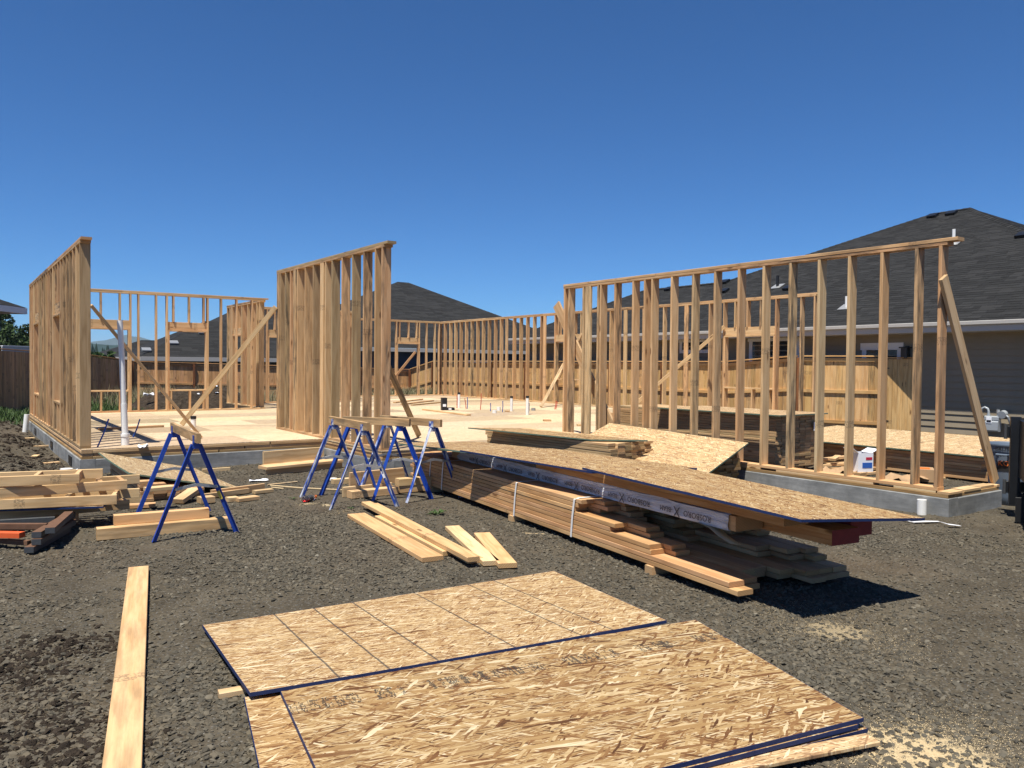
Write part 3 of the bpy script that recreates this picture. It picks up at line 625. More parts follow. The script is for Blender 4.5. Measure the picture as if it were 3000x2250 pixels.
# lone plank at the left
a = (g(20, 1048, 65, .042)+g(20, 1160, 40, .042))/2; b_ = (g(20, 865, 1659, .042)+g(20, 1075, 1659, .042))/2; b_ = b_+(b_-a)*.12
lumber('plank', a-Vector((0, 0, .019)), b_-Vector((0, 0, .019)), .14, .038, 'single long plank lying alone on gravel at the lower left', color=(1.03, .95, .84, .35))
# ------------------------------------------------------------------ boards between the sawhorses and the sheets
def lay(a, b_, z, W, label, mat='fir', Tt=.038, col=None, name='plank', up=(0, 0, 1)):
    a = onz(*a, z); b_ = onz(*b_, z); d = Vector((0, 0, Tt/2)); return lumber(name, a-d, b_-d, W, Tt, label, None, MAT[mat], up, col)
lay(S(14, 1032, 1033), S(14, 1750, 1438), .045, .185, 'widest of the loose planks pointing at the near sheets, with an angled cut end', col=(1.0, .88, .74, .15))
lay(S(14, 1250, 1052), S(14, 1895, 1385), .048, .10, 'middle loose plank half tucked under the longest one', col=(1.05, .98, .82, .1))
lay(S(14, 1125, 922), S(14, 2130, 1440), .088, .105, 'longest loose plank lying on top of its neighbours', col=(1.0, .92, .78, .1))
lay(S(14, 1180, 940), S(14, 2150, 1455), .047, .14, 'bottom plank under the longest loose plank', col=(1.0, .9, .75, .1))
lay((1325, 1540), (1440, 1643), .045, .14, 'pale short plank left of the pair near the lumber bundle', 'pale')
lay((1412, 1560), (1488, 1650), .045, .15, 'tan short plank beside the lumber bundle with a square sawn end', col=(1.05, .95, .8, 0))
# ------------------------------------------------------------------ sawhorses
def sawhorse(P, Q, label, worn=False, zr=.87, cr=None, span=.73, sticker=False):
    """P near and Q far trestle positions (on the ground, under the rail); cr: plan direction from left to right foot"""
    P, Q = Vector((P[0], P[1], 0)), Vector((Q[0], Q[1], 0)); ax = (Q-P).normalized(); cr = Vector((cr[0], cr[1], 0)).normalized()*-1 if cr else Vector((-ax.y, ax.x, 0))
    root = thing('sawhorse', label, 'sawhorse', P, 'blue steel sawhorses')
    m = MAT['blue_worn'] if worn else MAT['blue_steel']
    e = .14
    beam('rail', P-ax*e+Vector((0, 0, zr+.045)), Q+ax*e+Vector((0, 0, zr+.045)), .038, .089, MAT['fir'], root, color=(.82, .76, .66, .6))
    for i, c in enumerate((P, Q)):
        top = c+Vector((0, 0, zr))
        br = thing_part('bracket', root, c, ax, cr, zr, m)
        for s in (-1, 1):
            foot = c+cr*(s*span/2)+ax*((-1 if i == 0 else 1)*.03)
            fz = float(gh(foot.x, foot.y)); foot.z = fz-.005
            leg_mesh(root, top+cr*(s*.028)+Vector((0, 0, -.02)), foot, ax*(1 if i == 0 else -1), cr*(-s), m)
        # folding spreader
        za = zr*.52; s0 = span/2*.50
        a = c+cr*(-s0)+ax*((-1 if i == 0 else 1)*.025)+Vector((0, 0, za)); b2 = c+cr*(s0)+ax*((-1 if i == 0 else 1)*.025)+Vector((0, 0, za)); mid = (a+b2)/2+Vector((0, 0, .03))
        beam('spreader', a, mid, .004, .028, MAT['galv'], root, color=(1, 1, 1, 0), ch=.0005); beam('spreader', mid, b2, .004, .028, MAT['galv'], root, color=(1, 1, 1, 0), ch=.0005)
        if i == 0:
            for s in (-1, 1):
                q = c+cr*(s*s0)+ax*(-.032)+Vector((0, 0, za)); put('bolt', tube_mesh([q-ax*.012, q+ax*.012], .009, 8), MAT['galv'], root)
            if sticker:
                t0 = top.lerp(c+cr*(-span/2)-ax*.03, .53); t1 = top.lerp(c+cr*(-span/2)-ax*.03, .62); off = -ax*.0055
                beam('sticker', t0+off, t1+off, .026, .001, MAT['yellow'] if not worn else MAT['paper_white'], root, up=tuple(-ax), color=(1, 1, 1, 0), ch=.0002)
    return root
def thing_part(name, root, c, ax, cr, zr, m):
    vs = []; fs = []
    def addb(o, dx, dy, dz):
        k = len(vs)
        for sx in (-1, 1):
            for sy in (-1, 1):
                for sz in (-1, 1): vs.append(o+ax*(sx*dx)+cr*(sy*dy)+Vector((0, 0, sz*dz)))
        fs.extend([tuple(k+i for i in f) for f in ((0, 1, 3, 2), (4, 6, 7, 5), (0, 4, 5, 1), (2, 3, 7, 6), (0, 2, 6, 4), (1, 5, 7, 3))])
    addb(c+Vector((0, 0, zr-.004)), .035, .026, .004); addb(c+cr*.0225+Vector((0, 0, zr+.03)), .035, .002, .032); addb(c-cr*.0225+Vector((0, 0, zr+.03)), .035, .002, .032); addb(c+Vector((0, 0, zr-.03)), .012, .03, .03)
    me = mesh_from([v-c for v in vs], fs); return put(name, me, m, root, T(c))
def leg_mesh(root, a, b_, n1, n2, m):
    """steel angle leg: two flanges"""
    d = (b_-a); L = d.length; M = frame(d, n1, (a+b_)/2); w_, t = .0195, .0025
    vs = []; fs = []
    ysgn = 1 if (M.to_3x3() @ Vector((0, 1, 0))).dot(n2) > 0 else -1
    for (y0, y1, z0, z1) in ((0, 2*w_*ysgn, 0, t), (0, t*ysgn, 0, -2*w_)):
        k = len(vs)
        for x in (-L/2, L/2):
            for y in (y0, y1):
                for z in (z0, z1): vs.append((x, y-w_*ysgn, z))
        fs += [tuple(k+i for i in f) for f in ((0, 1, 3, 2), (4, 6, 7, 5), (0, 4, 5, 1), (2, 3, 7, 6), (0, 2, 6, 4), (1, 5, 7, 3))]
    me = mesh_from(vs, fs); bm = bmesh.new(); bm.from_mesh(me); bmesh.ops.recalc_face_normals(bm, faces=bm.faces); bm.to_mesh(me); bm.free()
    return put('leg', me, m, root, M)
sawhorse((1.845, 7.66), (1.93, 8.92), 'blue sawhorse standing alone at left over two beam offcuts', cr=(1, .02), sticker=True)
sawhorse((3.755, 8.21), (3.80, 9.15), 'left of the three grouped sawhorses, its near legs scuffed white', True, cr=(.96, -.28), sticker=True)
sawhorse((4.36, 8.52), (4.02, 9.10), 'middle of the three grouped blue sawhorses', cr=(.85, -.5), span=.68)
sawhorse((4.67, 8.28), (4.47, 9.05), 'right of the three grouped sawhorses with one scuffed white leg, beside the bundle', True, cr=(1, .02))
# ------------------------------------------------------------------ offcuts under and around the sawhorses
def block(a, b_, z0, hgt, wid, label, mat='fir', col=None):
    """board on edge or flat: a, b_ plan points of its near bottom edge"""
    a, b_ = Vector((a[0], a[1], 0)), Vector((b_[0], b_[1], 0)); d = (b_-a).normalized(); nrm = Vector((-d.y, d.x, 0)); c = nrm*(wid/2)+Vector((0, 0, z0+hgt/2))
    return lumber('offcut', a+c, b_+c, wid, hgt, label, None, MAT[mat], (0, 0, 1), col, 'offcut')
block((1.07, 7.95), (2.22, 7.86), .0, .105, .115, 'lower beam offcut with a split end under the left sawhorse', col=(1.0, .93, .8, .45))
block((1.22, 8.03), (2.04, 7.96), .107, .09, .09, 'upper beam offcut stacked under the left sawhorse', col=(1.05, .92, .78, .1))
block((3.86, 9.0), (4.53, 9.05), .0, .12, .038, 'thin board on edge behind the doubled block between the sawhorses', 'pale')
block((3.9, 8.84), (4.53, 8.88), .0, .085, .135, 'thick short block on gravel between the grouped sawhorses', 'pale')
block((4.56, 8.93), (5.19, 8.90), .0, .085, .12, 'lower of two rounded blocks right of the sawhorse legs', 'pale')
block((4.56, 8.92), (5.19, 8.90), .087, .09, .12, 'upper of two rounded blocks right of the sawhorse legs', 'pale', (1, .93, .8, .2))
block((4.22, 9.62), (5.05, 9.72), .0, .20, .04, 'wide reddish board on edge behind the sawhorse legs', 'fir_red', (1.1, 1.1, 1.05, 0))
block((4.15, 10.0), (4.45, 10.0), .0, .07, .09, 'small offcut behind the left grouped sawhorse', 'pale')
# header boards in front of the deck
block((3.96, 12.28), (5.02, 12.50), .0, .235, .04, 'wide header board on edge against the front of the deck', 'pale', (1, .97, .9, .1))
block((3.94, 12.20), (5.02, 12.42), .0, .04, .08, 'thin strip lying along the foot of the upright header board', 'pale')
block((3.68, 11.28), (4.95, 11.55), .085, .04, .24, 'wide plank on top of the low bench-like offcut pair', 'pale')
block((3.70, 11.32), (4.95, 11.59), .0, .084, .04, 'board on edge supporting the wide plank in front of the deck', 'fir')
# small cut-offs, left pile
def cut(x, y, ang, L, W, Tt, label, mat='pale', z=0.0, tilt=0.0, col=None):
    d = Vector((math.cos(ang)*math.cos(tilt), math.sin(ang)*math.cos(tilt), math.sin(tilt))); c = Vector((x, y, z+Tt/2+L/2*abs(math.sin(tilt))))
    return lumber('offcut', c-d*L/2, c+d*L/2, W, Tt, label, None, MAT[mat], (0, 0, 1), col, 'offcut')
def cutp(k, x, y, ang, L, W, Tt, label, mat='pale', z=0.0, tilt=0.0): p = g(k, x, y, z+Tt/2); return cut(p.x, p.y, ang, L, W, Tt, label, mat, z, tilt)
cutp(13, 650, 1035, -.2, .27, .14, .04, 'flat wedge-shaped offcut beside the far leg of the left sawhorse', 'fir')
cutp(13, 1130, 965, .75, .34, .14, .05, 'tilted stubby board end leaning in the offcut pile', 'pale', .0, .25)
cutp(13, 1340, 970, .1, .16, .14, .07, 'square block end in the offcut pile', 'pale')
cutp(13, 1620, 965, .1, .12, .1, .05, 'small block touching the knotty short board', 'pale')
cutp(13, 1780, 960, .22, .26, .13, .04, 'short knotty pale board lying flat on the gravel', 'pale')
cutp(13, 1955, 880, .15, .24, .09, .04, 'short pale block at the end of the two edge boards', 'pale')
cutp(13, 1690, 870, .28, .72, .04, .089, 'front edge board at the tip of the leaning sheet', 'fir')
cutp(13, 1560, 905, .28, .60, .04, .06, 'rear lower board beside the tip of the leaning sheet', 'fir')
cutp(13, 1450, 650, .05, .4, .04, .05, 'stick lying on gravel behind the leaning sheet', 'pale')
cutp(13, 350, 640, .05, .3, .04, .03, 'thin light scrap at the foot of the deck', 'pale')
# left pile of short boards with sheet over it
ORD = 'first second third fourth fifth sixth seventh eighth ninth tenth eleventh twelfth thirteenth fourteenth fifteenth sixteenth seventeenth eighteenth nineteenth twentieth'.split()
def stack(x0, y0, ang, cols, courses, L, W, Tt, z0, label, group, mats, jit=.06, lens=None, skip=None, gap=.002, k=1.0, name='board'):
    """neat stack: near-left corner (x0, y0), boards run along ang, columns go to the right"""
    d = Vector((math.sin(ang), math.cos(ang), 0)); r = Vector((math.cos(ang), -math.sin(ang), 0)); out = []
    for j in range(courses):
        for i in range(cols):
            if skip and skip(i, j): continue
            off = lens(i, j) if lens else 0; ja = random.uniform(-jit, jit); ll = L-off
            a = Vector((x0, y0, 0))+d*(off+ja)+r*((i+.5)*(W+gap)+random.uniform(-.004, .004))+Vector((0, 0, z0+(j+.5)*Tt)); 
            out.append(lumber(name, a, a+d*ll, W, Tt-.0035, label % (ORD[j], ORD[i]), group, MAT[random.choice(mats)], (0, 0, 1), wcol(None, k)))
    return out
stack(1.78, 9.92, .02, 5, 6, 2.4, .14, .038, 0.0, 'board of the low left pile, %s course up, %s from the left', 'boards in the low left pile', ['fir', 'fir_red'], skip=lambda i, j: j >= (6, 5, 4, 3, 3)[i])
sheet('strand_board_sheet', 'green-edged strand board sheet sloping off the low pile at left', [(1.70, 10.10, .315), (1.70, 12.45, .335), (2.93, 12.2, .055), (2.95, 9.98, .05)], 'osb_pale', 'edge_green', sag=.01, color=(.85, .85, .82, 0))
cutp(13, 830, 850, .12, .28, .14, .04, 'short board end on top of the low left pile', 'pale', .20)
# ------------------------------------------------------------------ nailed frames lying at the left
def lying_frame(zt, fl, fr, depth, label, crosses=(.2, .7), mat='fir', ext=1.2):
    """ladder-like frame lying flat; fl, fr pixels of the front rail's top edge"""
    a, b_ = onz(*S(17, *fl), zt), onz(*S(17, *fr), zt); d = (b_-a).normalized(); a = a-d*ext; nrm = Vector((-d.y, d.x, 0)); hh = .092
    root = thing('nailed_frame', label, 'frame', (a.x, a.y, zt-hh), 'nailed frames stacked at the left')
    dz = Vector((0, 0, -hh/2)); q = nrm*.019
    beam('rail', a+dz+q, b_+dz+q, .038, hh, MAT[mat], root, color=(1.0, .96, .86, .25))
    beam('rail', a+dz+q+nrm*depth, b_+dz+q+nrm*depth+d*.17, .038, hh, MAT['pale'], root, color=(.95, .9, .8, .1))
    L = (b_-a).length
    for c in crosses:
        p = a+d*(L*c)+dz; beam('crosspiece', p+nrm*.038, p+nrm*depth, .038, hh*.98, MAT['fir'], root)
    return root
lying_frame(.53, (0, 260), (1285, 212), .33, 'topmost nailed frame of the pile at the far left', (.55, .80, .985))
lying_frame(.425, (0, 445), (2060, 312), .36, 'second nailed frame from the top in the left pile, with a nail in its end', (.5, .9, .985))
lying_frame(.32, (0, 632), (1890, 552), .36, 'third nailed frame down in the left pile, over a blue edge', (.5, .8, .985))
a, b_ = onz(*S(17, 0, 790), .222), onz(*S(17, 1670, 735), .222); d = (b_-a).normalized()
sheet('strand_board_sheet', 'blue-edged sheet sandwiched between the frames at left', [a-d*1.0, b_, b_+Vector((-d.y, d.x, 0))*.34, a-d*1.0+Vector((-d.y, d.x, 0))*.34], 'osb', 'edge_blue')
lying_frame(.20, (0, 808), (2100, 634), .36, 'lowest nailed frame of the pile at the far left', (.5, .75, .985))
for k_, (xx, yy) in enumerate(((.0, 9.0), (.75, 9.0))): block((xx, yy), (xx+.3, yy), -.02, .125, .1, ('left', 'right')[k_]+' bearer block carrying the pile of nailed frames')
# ------------------------------------------------------------------ steel forms at the left edge
def steel(a, b_, za, zb_, W, Tt, label, mat='steel_dark', name='steel_bar'):
    a, b_ = g(17, *a, za), g(17, *b_, zb_); o = beam(name, a, b_, W, Tt, MAT[mat], None, color=(1, 1, 1, 0), ch=.0015); return tag(o, label, 'steel bar', 'dark steel bars at the left edge')
def hollow(a, b_, label, W=.075, Hh=.05, mat='steel_dark'):
    a, b_ = Vector(a), Vector(b_); t = .006
    root = thing('steel_tube', label, 'steel tube', (a.x, a.y, min(a.z, b_.z)-Hh/2), 'dark steel bars at the left edge')
    M = frame(b_-a, Vector((0, 0, 1)), (a+b_)/2); y = M.to_3x3() @ Vector((0, 1, 0)); zz = M.to_3x3() @ Vector((0, 0, 1))
    beam('wall_plate', a+zz*(Hh/2-t/2), b_+zz*(Hh/2-t/2), W, t, MAT['rust'], root, tuple(zz), (1, 1, 1, 0), .001); beam('wall_plate', a-zz*(Hh/2-t/2), b_-zz*(Hh/2-t/2), W, t, MAT[mat], root, tuple(zz), (1, 1, 1, 0), .001)
    for s in (-1, 1): beam('wall_plate', a+y*s*(W/2-t/2), b_+y*s*(W/2-t/2), t, Hh-2*t-.001, MAT[mat], root, tuple(zz), (1, 1, 1, 0), .001)
    beam('end_cap', a-(b_-a).normalized()*.004, a+(b_-a).normalized()*.002, W-.002, Hh-.002, MAT[mat], root, tuple(zz), (1, 1, 1, 0), .001)
    return root
q = g(17, 470, 1445, .03); hollow(q, q+Vector((.35, .75, .0)), 'lowest rusty steel tube pointing at the camera beside the left frames')
q = g(17, 590, 1315, .085); hollow(q, q+Vector((.35, .8, .0)), 'middle rusty steel tube on the small steel pile')
q = g(17, 590, 1200, .14); hollow(q, q+Vector((.35, .85, .0)), 'upper left rusty steel tube on the small steel pile')
q = g(17, 810, 1130, .17); hollow(q, q+Vector((.22, .75, .0)), 'upper right rusty steel tube on the small steel pile')
steel((-120, 1190), (360, 1200), .12, .12, .08, .045, 'bright orange painted steel bar in the small pile at left', 'orange')
steel((-200, 1060), (760, 1060), .16, .15, .05, .05, 'dark steel bar lying crosswise in the small pile', 'rust')
steel((-200, 1010), (890, 945), .12, .12, .05, .05, 'long grey steel bar behind the small steel pile')
steel((-100, 1290), (470, 1330), .05, .05, .04, .04, 'thin rusty steel bar at the bottom of the small pile', 'rust')
# ------------------------------------------------------------------ big lumber bundle in the middle
AN = math.radians(7.2); BD = Vector((math.sin(AN), math.cos(AN), 0)); BR = Vector((math.cos(AN), -math.sin(AN), 0)); BO = Vector((4.33, 3.55, 0))
def bp(l, r, z): return BO+BD*l+BR*r+Vector((0, 0, z))
def blen(i, j):
    if j < 2: return (0, .10, .28, .25, .18, .02, .0, .0)[i]
    if j < 4: return (.95, .80, 1.5, 1.7, 1.2, .5, .35, .25)[i]
    if j < 6: return (1.40, 1.15, 1.5, 1.8, 1.3, 1.2, .9, .8)[i]
    return (1.95, 1.75, 1.6, 1.6, 1.5, 1.4, 1.4, 1.4)[i]
for lb in (.9, 3.2, 5.4): o = beam('bearer', bp(lb, -.02, .015), bp(lb, 1.16, .015), .089, .089, MAT['fir'], None); tag(o, {.9:'nearest', 3.2:'middle', 5.4:'farthest'}[lb]+' bearer block under the strapped lumber bundle', 'bearer')
stack(BO.x, BO.y, AN, 8, 9, 6.1, .14, .0395, .061, 'board of the strapped lumber bundle, %s course up, %s from the left', 'boards of the strapped bundle', ['bundle', 'bundle', 'fir_red'], .06, blen, k=1.0)
ZS = .061+9*.0395
# steel straps
for l in (2.0, 3.1, 5.0, 5.4):
    pts = [bp(l+.05, -.006, .06), bp(l+.03, -.006, .25), bp(l, -.006, ZS-.01), bp(l-.02, .03, ZS+.004), bp(l, .5, ZS+.004), bp(l, 1.14, ZS+.004), bp(l, 1.145, .06)]
    vs = []; fs = []
    for p in pts: vs += [p-BD*.014, p+BD*.014]
    for i in range(len(pts)-1): fs.append((2*i, 2*i+1, 2*i+3, 2*i+2))
    me = mesh_from([v-pts[0] for v in vs], fs); o = put('packing_strap', me, MAT['white_strap'], None, T(pts[0])); md = o.modifiers.new('t', 'SOLIDIFY'); md.thickness = .0015
    tag(o, {2.0:'nearest', 3.1:'second nearest', 5.0:'second farthest', 5.4:'farthest'}[l]+' pale packing strap around the lumber bundle', 'strap', 'packing straps')
# wrapped glulam beam on the bundle
HB = .115; wb = thing('wrapped_beam', 'long beam in printed white plastic wrap lying on the lumber bundle', 'beam', bp(.24, .23, ZS))
beam('core', bp(.24, .375, ZS+.006+HB/2), bp(5.3, .375, ZS+.006+HB/2), .265, HB-.006, MAT['glulam'], wb, color=(1, 1, 1, 0))
# wrap: crumpled sleeve
vs = []; fs = []; NL = 60
prof = [(.285, .0), (.02, -.004), (.012, HB*.35), (.016, HB*.7), (.022, HB+.006), (.16, HB+.010), (.31, HB+.004)]
for i in range(NL+1):
    l = .30+5.05*i/NL
    for j, (r, zz) in enumerate(prof):
        k_ = noise.noise(Vector((l*3.5, j*3.1, 0)))*.016*(1.4 if l < 1.6 else .7) if 0 < j < 6 else 0
        endf = max(0, (l-5.0)/.35); vs.append(bp(l, .215+r+k_*.6+endf*.04, ZS+.006+max(.0, zz+k_*.5)*(1-.45*endf)))
m_ = len(prof)
for i in range(NL):
    for j in range(m_-1): fs.append((i*m_+j, i*m_+j+1, (i+1)*m_+j+1, (i+1)*m_+j))
o0 = bp(.3, .215, ZS); Mw = frame(BD, Vector((0, 0, 1)), o0); Mwi = Mw.inverted()
me = mesh_from([Mwi @ v for v in vs], fs, 'wrap', True); me.materials.append(MAT['wrap'])
wr = put('plastic_wrap', me, MAT['wrap'], wb, Mw); md = wr.modifiers.new('t', 'SOLIDIFY'); md.thickness = .0015
tm = text_mesh('ROSBORO', .066); tx_ = text_mesh('X', .112); tb = text_mesh('-BEAM', .056)
for l in (.62, 1.35, 2.08, 2.81, 3.54, 4.27):
    # letters stand upside down on the left face: reading direction +BD, top of the letters down
    def lettering(me, ll, zz):
        X = -BD*-1; Z = -BR; Y = Z.cross(X)
        M = Matrix(((X.x, Y.x, Z.x, 0), (X.y, Y.y, Z.y, 0), (X.z, Y.z, Z.z, 0), (0, 0, 0, 1)))
        p = bp(ll, .2125, ZS+zz); M.translation = p; return put('lettering', me, MAT['wrap_ink'], wr, M)
    lettering(tm, l, .058); lettering(tx_, l+.235, .058); lettering(tb, l+.365, .058)
# loose flap of wrap at the near end
fl = [bp(.62, .215, ZS+.01), bp(.48, .205, ZS+.0), bp(.36, .19, ZS-.04), bp(.24, .20, ZS-.075)]
vs = []; 
for i, p in enumerate(fl): vs += [p, p+BR*.10+Vector((0, 0, -.005*i))]
me = mesh_from([v-fl[0] for v in vs], [(2*i, 2*i+1, 2*i+3, 2*i+2) for i in range(3)], 'flap', True); o = put('wrap_flap', me, MAT['twine'], wb, T(fl[0])); o.modifiers.new('t', 'SOLIDIFY').thickness = .001
# other beams
def gl(l0, l1, r0, r1, z0, z1, label, endmat=None, body='glulam', col=(1, 1, 1, 0)):
    root = thing('glulam_beam', label, 'beam', bp(l0, r0, z0)); rc, zc = (r0+r1)/2, (z0+z1)/2; nl = max(2, round((z1-z0)/.038))
    for i in range(nl):
        za, zb_ = z0+(z1-z0)*i/nl, z0+(z1-z0)*(i+1)/nl
        beam('lamination', bp(l0, rc, (za+zb_)/2), bp(l1, rc, (za+zb_)/2), r1-r0, zb_-za-.0006, MAT[body], root, color=wcol(0, .98), ch=.0008)
    if endmat: beam('painted_end', bp(l0-.0025, rc, zc), bp(l0-.0005, rc, zc), r1-r0-.002, z1-z0-.002, MAT[endmat], root, color=(1, 1, 1, 0), ch=.0005)
    return root
Z1 = ZS+HB+.02
gl(-.36, 5.0, .525, .79, ZS+.0, ZS+.105, 'beam with a red painted end sticking out under the near sheet', 'red_paint')
gl(-.23, 3.1, .22, .45, Z1-.0, Z1+.092, 'unpainted beam directly under the left edge of the top sheets')
gl(-.28, 3.3, .80, 1.02, ZS+.02, ZS+.17, 'dark red painted beam at the right under the top sheet', 'red_paint', 'red_paint')
ZO = Z1+.113
# top sheets
cA, cB, cC, cD = onz(2348, 1521.8, ZO+.02), None, None, onz(2710, 1517.7, .60)
shd = BD
sheet('strand_board_sheet', 'nearest blue-edged sheet on top of the lumber bundle, overhanging its end', [cA, cA+shd*2.44+Vector((0, 0, .03)), cD+shd*2.44+Vector((0, 0, .05)), cD], 'osb', 'edge_blue', color=(.96, .93, .88, 0))
c2 = onz(*S(11, 1655, 608), ZO+.004)
far2 = onz(*S(11, 360, 397), ZO-.012); w2 = BR*1.2+Vector((0, 0, -.03))
sheet('strand_board_sheet', 'middle blue-edged sheet on top of the lumber bundle', [c2, far2, far2+w2, c2+w2], 'osb', 'edge_blue', color=(.95, .92, .87, 0))
c3 = onz(*S(11, 420, 412), ZO-.035); far3 = onz(*S(14, 1380, 372), ZO-.09); w3 = BR*1.2+Vector((0, 0, -.03))
sheet('strand_board_sheet', 'far green-edged sheet on top of the lumber bundle, behind the sawhorses', [c3, far3, far3+w3, c3+w3], 'osb', 'edge_green', color=(.95, .93, .9, 0))
# ------------------------------------------------------------------ second and third stacks in front of the garage wall
stack(7.30, 8.10, math.radians(-4), 6, 7, 2.75, .14, .038, .288, 'board of the stack behind the big bundle, %s course up, %s from the left', 'boards of the stack in front of the deck', ['fir', 'weathered'], .03)
for yy in (8.6, 10.1): o = box('bearer', 7.22, 8.14, yy, yy+.09, .0, .287, MAT['fir']); tag(o, {8.6:'front', 10.1:'rear'}[yy]+' bearer under the stack behind the big bundle', 'bearer')
q0, q1, q2 = g(11, 440, 176, .60), g(11, 1640, 292, .585), g(11, 2205, 300, .585)
sheet('strand_board_sheet', 'green-edged sheet on the stack in front of the deck', [q1, q0, q0+(q2-q1), q2], 'osb', 'edge_green', color=(.92, .90, .86, 0))
stack(8.20, 7.00, 0, 3, 9, 2.6, .14, .039, .045, 'board of the narrow stack by the garage foundation, %s course up, %s from left', 'boards of the stack by the garage wall', ['weathered', 'treated'], .03)
for yy in (7.3, 9.2): o = box('bearer', 8.16, 8.66, yy, yy+.09, -.02, .043, MAT['fir']); tag(o, {7.3:'front', 9.2:'rear'}[yy]+' bearer under the narrow stack by the garage wall', 'bearer')
t0, t1, t2 = onx(1786, 1239, 8.84), onx(2193, 1297, 8.84), onz(2074, 1387, .27)
t0, t1 = t0, t1
sheet('strand_board_sheet', 'strand board sheet leaning against the garage wall studs', [t1, t0, t0+(t2-t1), t2], 'osb_pale', 'edge_green', color=(1.08, 1.04, .96, 0))
# garage unit
GX, GY = 9.87, 7.36
stack(GX, GY, 0, 7, 20, 3.4, .14, .0385, .13, 'board end in the tall garage lumber unit, %s course up, %s from left', 'boards of the tall garage unit', ['weathered', 'weathered', 'fir'], .010, k=1.0)
for yy in (7.6, 10.2): o = box('bearer', GX-.02, GX+1.02, yy, yy+.09, .0, .129, MAT['fir']); tag(o, {7.6:'front', 10.2:'rear'}[yy]+' bearer under the tall lumber unit in the garage', 'bearer')
zt_ = .13+20*.0385+.019
q1, q2 = g(9, 770, 484, zt_), g(9, 1352, 455, zt_)
sheet('strand_board_sheet', 'green-edged sheet on top of the tall lumber unit in the garage', [q1, q1+Vector((-.05, 2.44, 0)), q2+Vector((-.05, 2.44, 0)), q2], 'osb_pale', 'edge_green', color=(.95, .9, .84, 0))
o = put('delivery_tag', board_mesh(.17, .13, .002), MAT['paper_white'], None, frame(Vector((1, 0, 0)), Vector((0, -1, 0)), Vector((GX+.93, GY-.05, .72))), (1, 1, 1, 0)); tag(o, 'crumpled white tag stapled to the end of the tall lumber unit', 'tag')
# low stack with two bright sheets, right side of the garage
stack(11.85, 5.35, 0, 8, 7, 4.6, .28, .046, .04, 'board of the low garage stack under bright sheets, %s course up, %s from left', 'boards of the low garage stack', ['fir', 'fir_red', 'weathered'], .1, skip=lambda i, j: 0 < i < 7)
for yy in (5.9, 8.9): o = box('bearer', 11.8, 14.0, yy, yy+.09, -.03, .038, MAT['fir']); tag(o, {5.9:'right', 8.9:'left'}[yy]+' bearer under the low stack in the garage', 'bearer')
e0, e1 = onz(*S(10, 985, 722), .395), onz(*S(9, 1425, 822), .395)
sheet('strand_board_sheet', 'left bright sheet on the low stack inside the garage', [(11.76, 7.95, .40), (14.2, 7.95, .49), (14.2, 9.17, .49), (11.76, 9.17, .40)], 'osb_pale', 'edge_green', color=(1.1, 1.07, 1, 0))
sheet('strand_board_sheet', 'middle bright sheet on the low stack inside the garage', [(11.74, 6.725, .40), (14.2, 6.725, .49), (14.2, 7.945, .49), (11.74, 7.945, .40)], 'osb_pale', 'edge_green', color=(1.08, 1.06, 1, 0))
sheet('strand_board_sheet', 'right bright sheet on the low stack behind the trash can', [(11.75, 5.30, .40), (14.2, 5.30, .49), (14.2, 6.72, .49), (11.75, 6.72, .40)], 'osb_pale', 'edge_green', color=(1.09, 1.06, 1, 0))
# ------------------------------------------------------------------ scrap pile and boxes in the garage
random.seed(21)
for i, (x, y, an, L, tl, z, nm) in enumerate(((960, 1060, .3, .42, .2, .08, 'uppermost left scrap end, propped up'), (1060, 1045, .9, .55, .18, .12, 'tilted scrap leaning right of a stud'), (1120, 1110, .2, .5, .05, .04, 'flat scrap in the middle of the garage pile'), (1360, 1050, -.5, .6, .1, .13, 'longest pale scrap across the garage pile'), (1400, 1110, -.45, .55, .05, .06, 'scrap just under the longest pale one'), (1490, 1100, -.6, .4, .1, .04, 'scrap at the right of the garage pile'), (1440, 1030, .3, .3, .1, .16, 'small scrap on top of the garage pile'), (1780, 1160, .05, .75, .0, .03, 'thin strip on the gravel before the boxes'), (1500, 1150, -.2, .4, 0, .02, 'flat scrap touching the bottom plate'), (1880, 1200, -.05, .3, 0, .02, 'reddish scrap under the brown box'))):
    p = onz(*S(9, x, y), z); p.x = max(p.x, 9.35); cut(p.x, p.y, an, L, .09, .04, nm+' in the scrap heap', random.choice(('fir', 'pale', 'fir')), z, tl)
random.seed(33)
def carton(c, rz, sx, sy, sz, label, mat, name='carton', panels=()):
    root = thing(name, label, 'box', c); R = Matrix.Rotation(rz, 4, 'Z'); M0 = T(c) @ R; t = .004
    for (nm, x0, x1, y0, y1, z0, z1) in (('side', -sx/2, sx/2, -sy/2, -sy/2+t, 0, sz), ('side', -sx/2, sx/2, sy/2-t, sy/2, 0, sz), ('side', -sx/2, -sx/2+t, -sy/2+t+.0005, sy/2-t-.0005, 0, sz), ('side', sx/2-t, sx/2, -sy/2+t+.0005, sy/2-t-.0005, 0, sz), ('bottom', -sx/2+t, sx/2-t, -sy/2+t, sy/2-t, .001, t)):
        me, M = boxm(x0, x1, y0, y1, z0, z1, .0005, MAT[mat]); put(nm, me, MAT[mat], root, M0 @ M, (1, 1, 1, 0))
    return root, M0
p = onz(*S(9, 1850, 1105), .02)
wbx, M0 = carton(Vector((11.22, 6.85, .062)), -.35, .26, .24, .28, 'open white carton with blue and red print beside the scrap heap', 'paper_white')
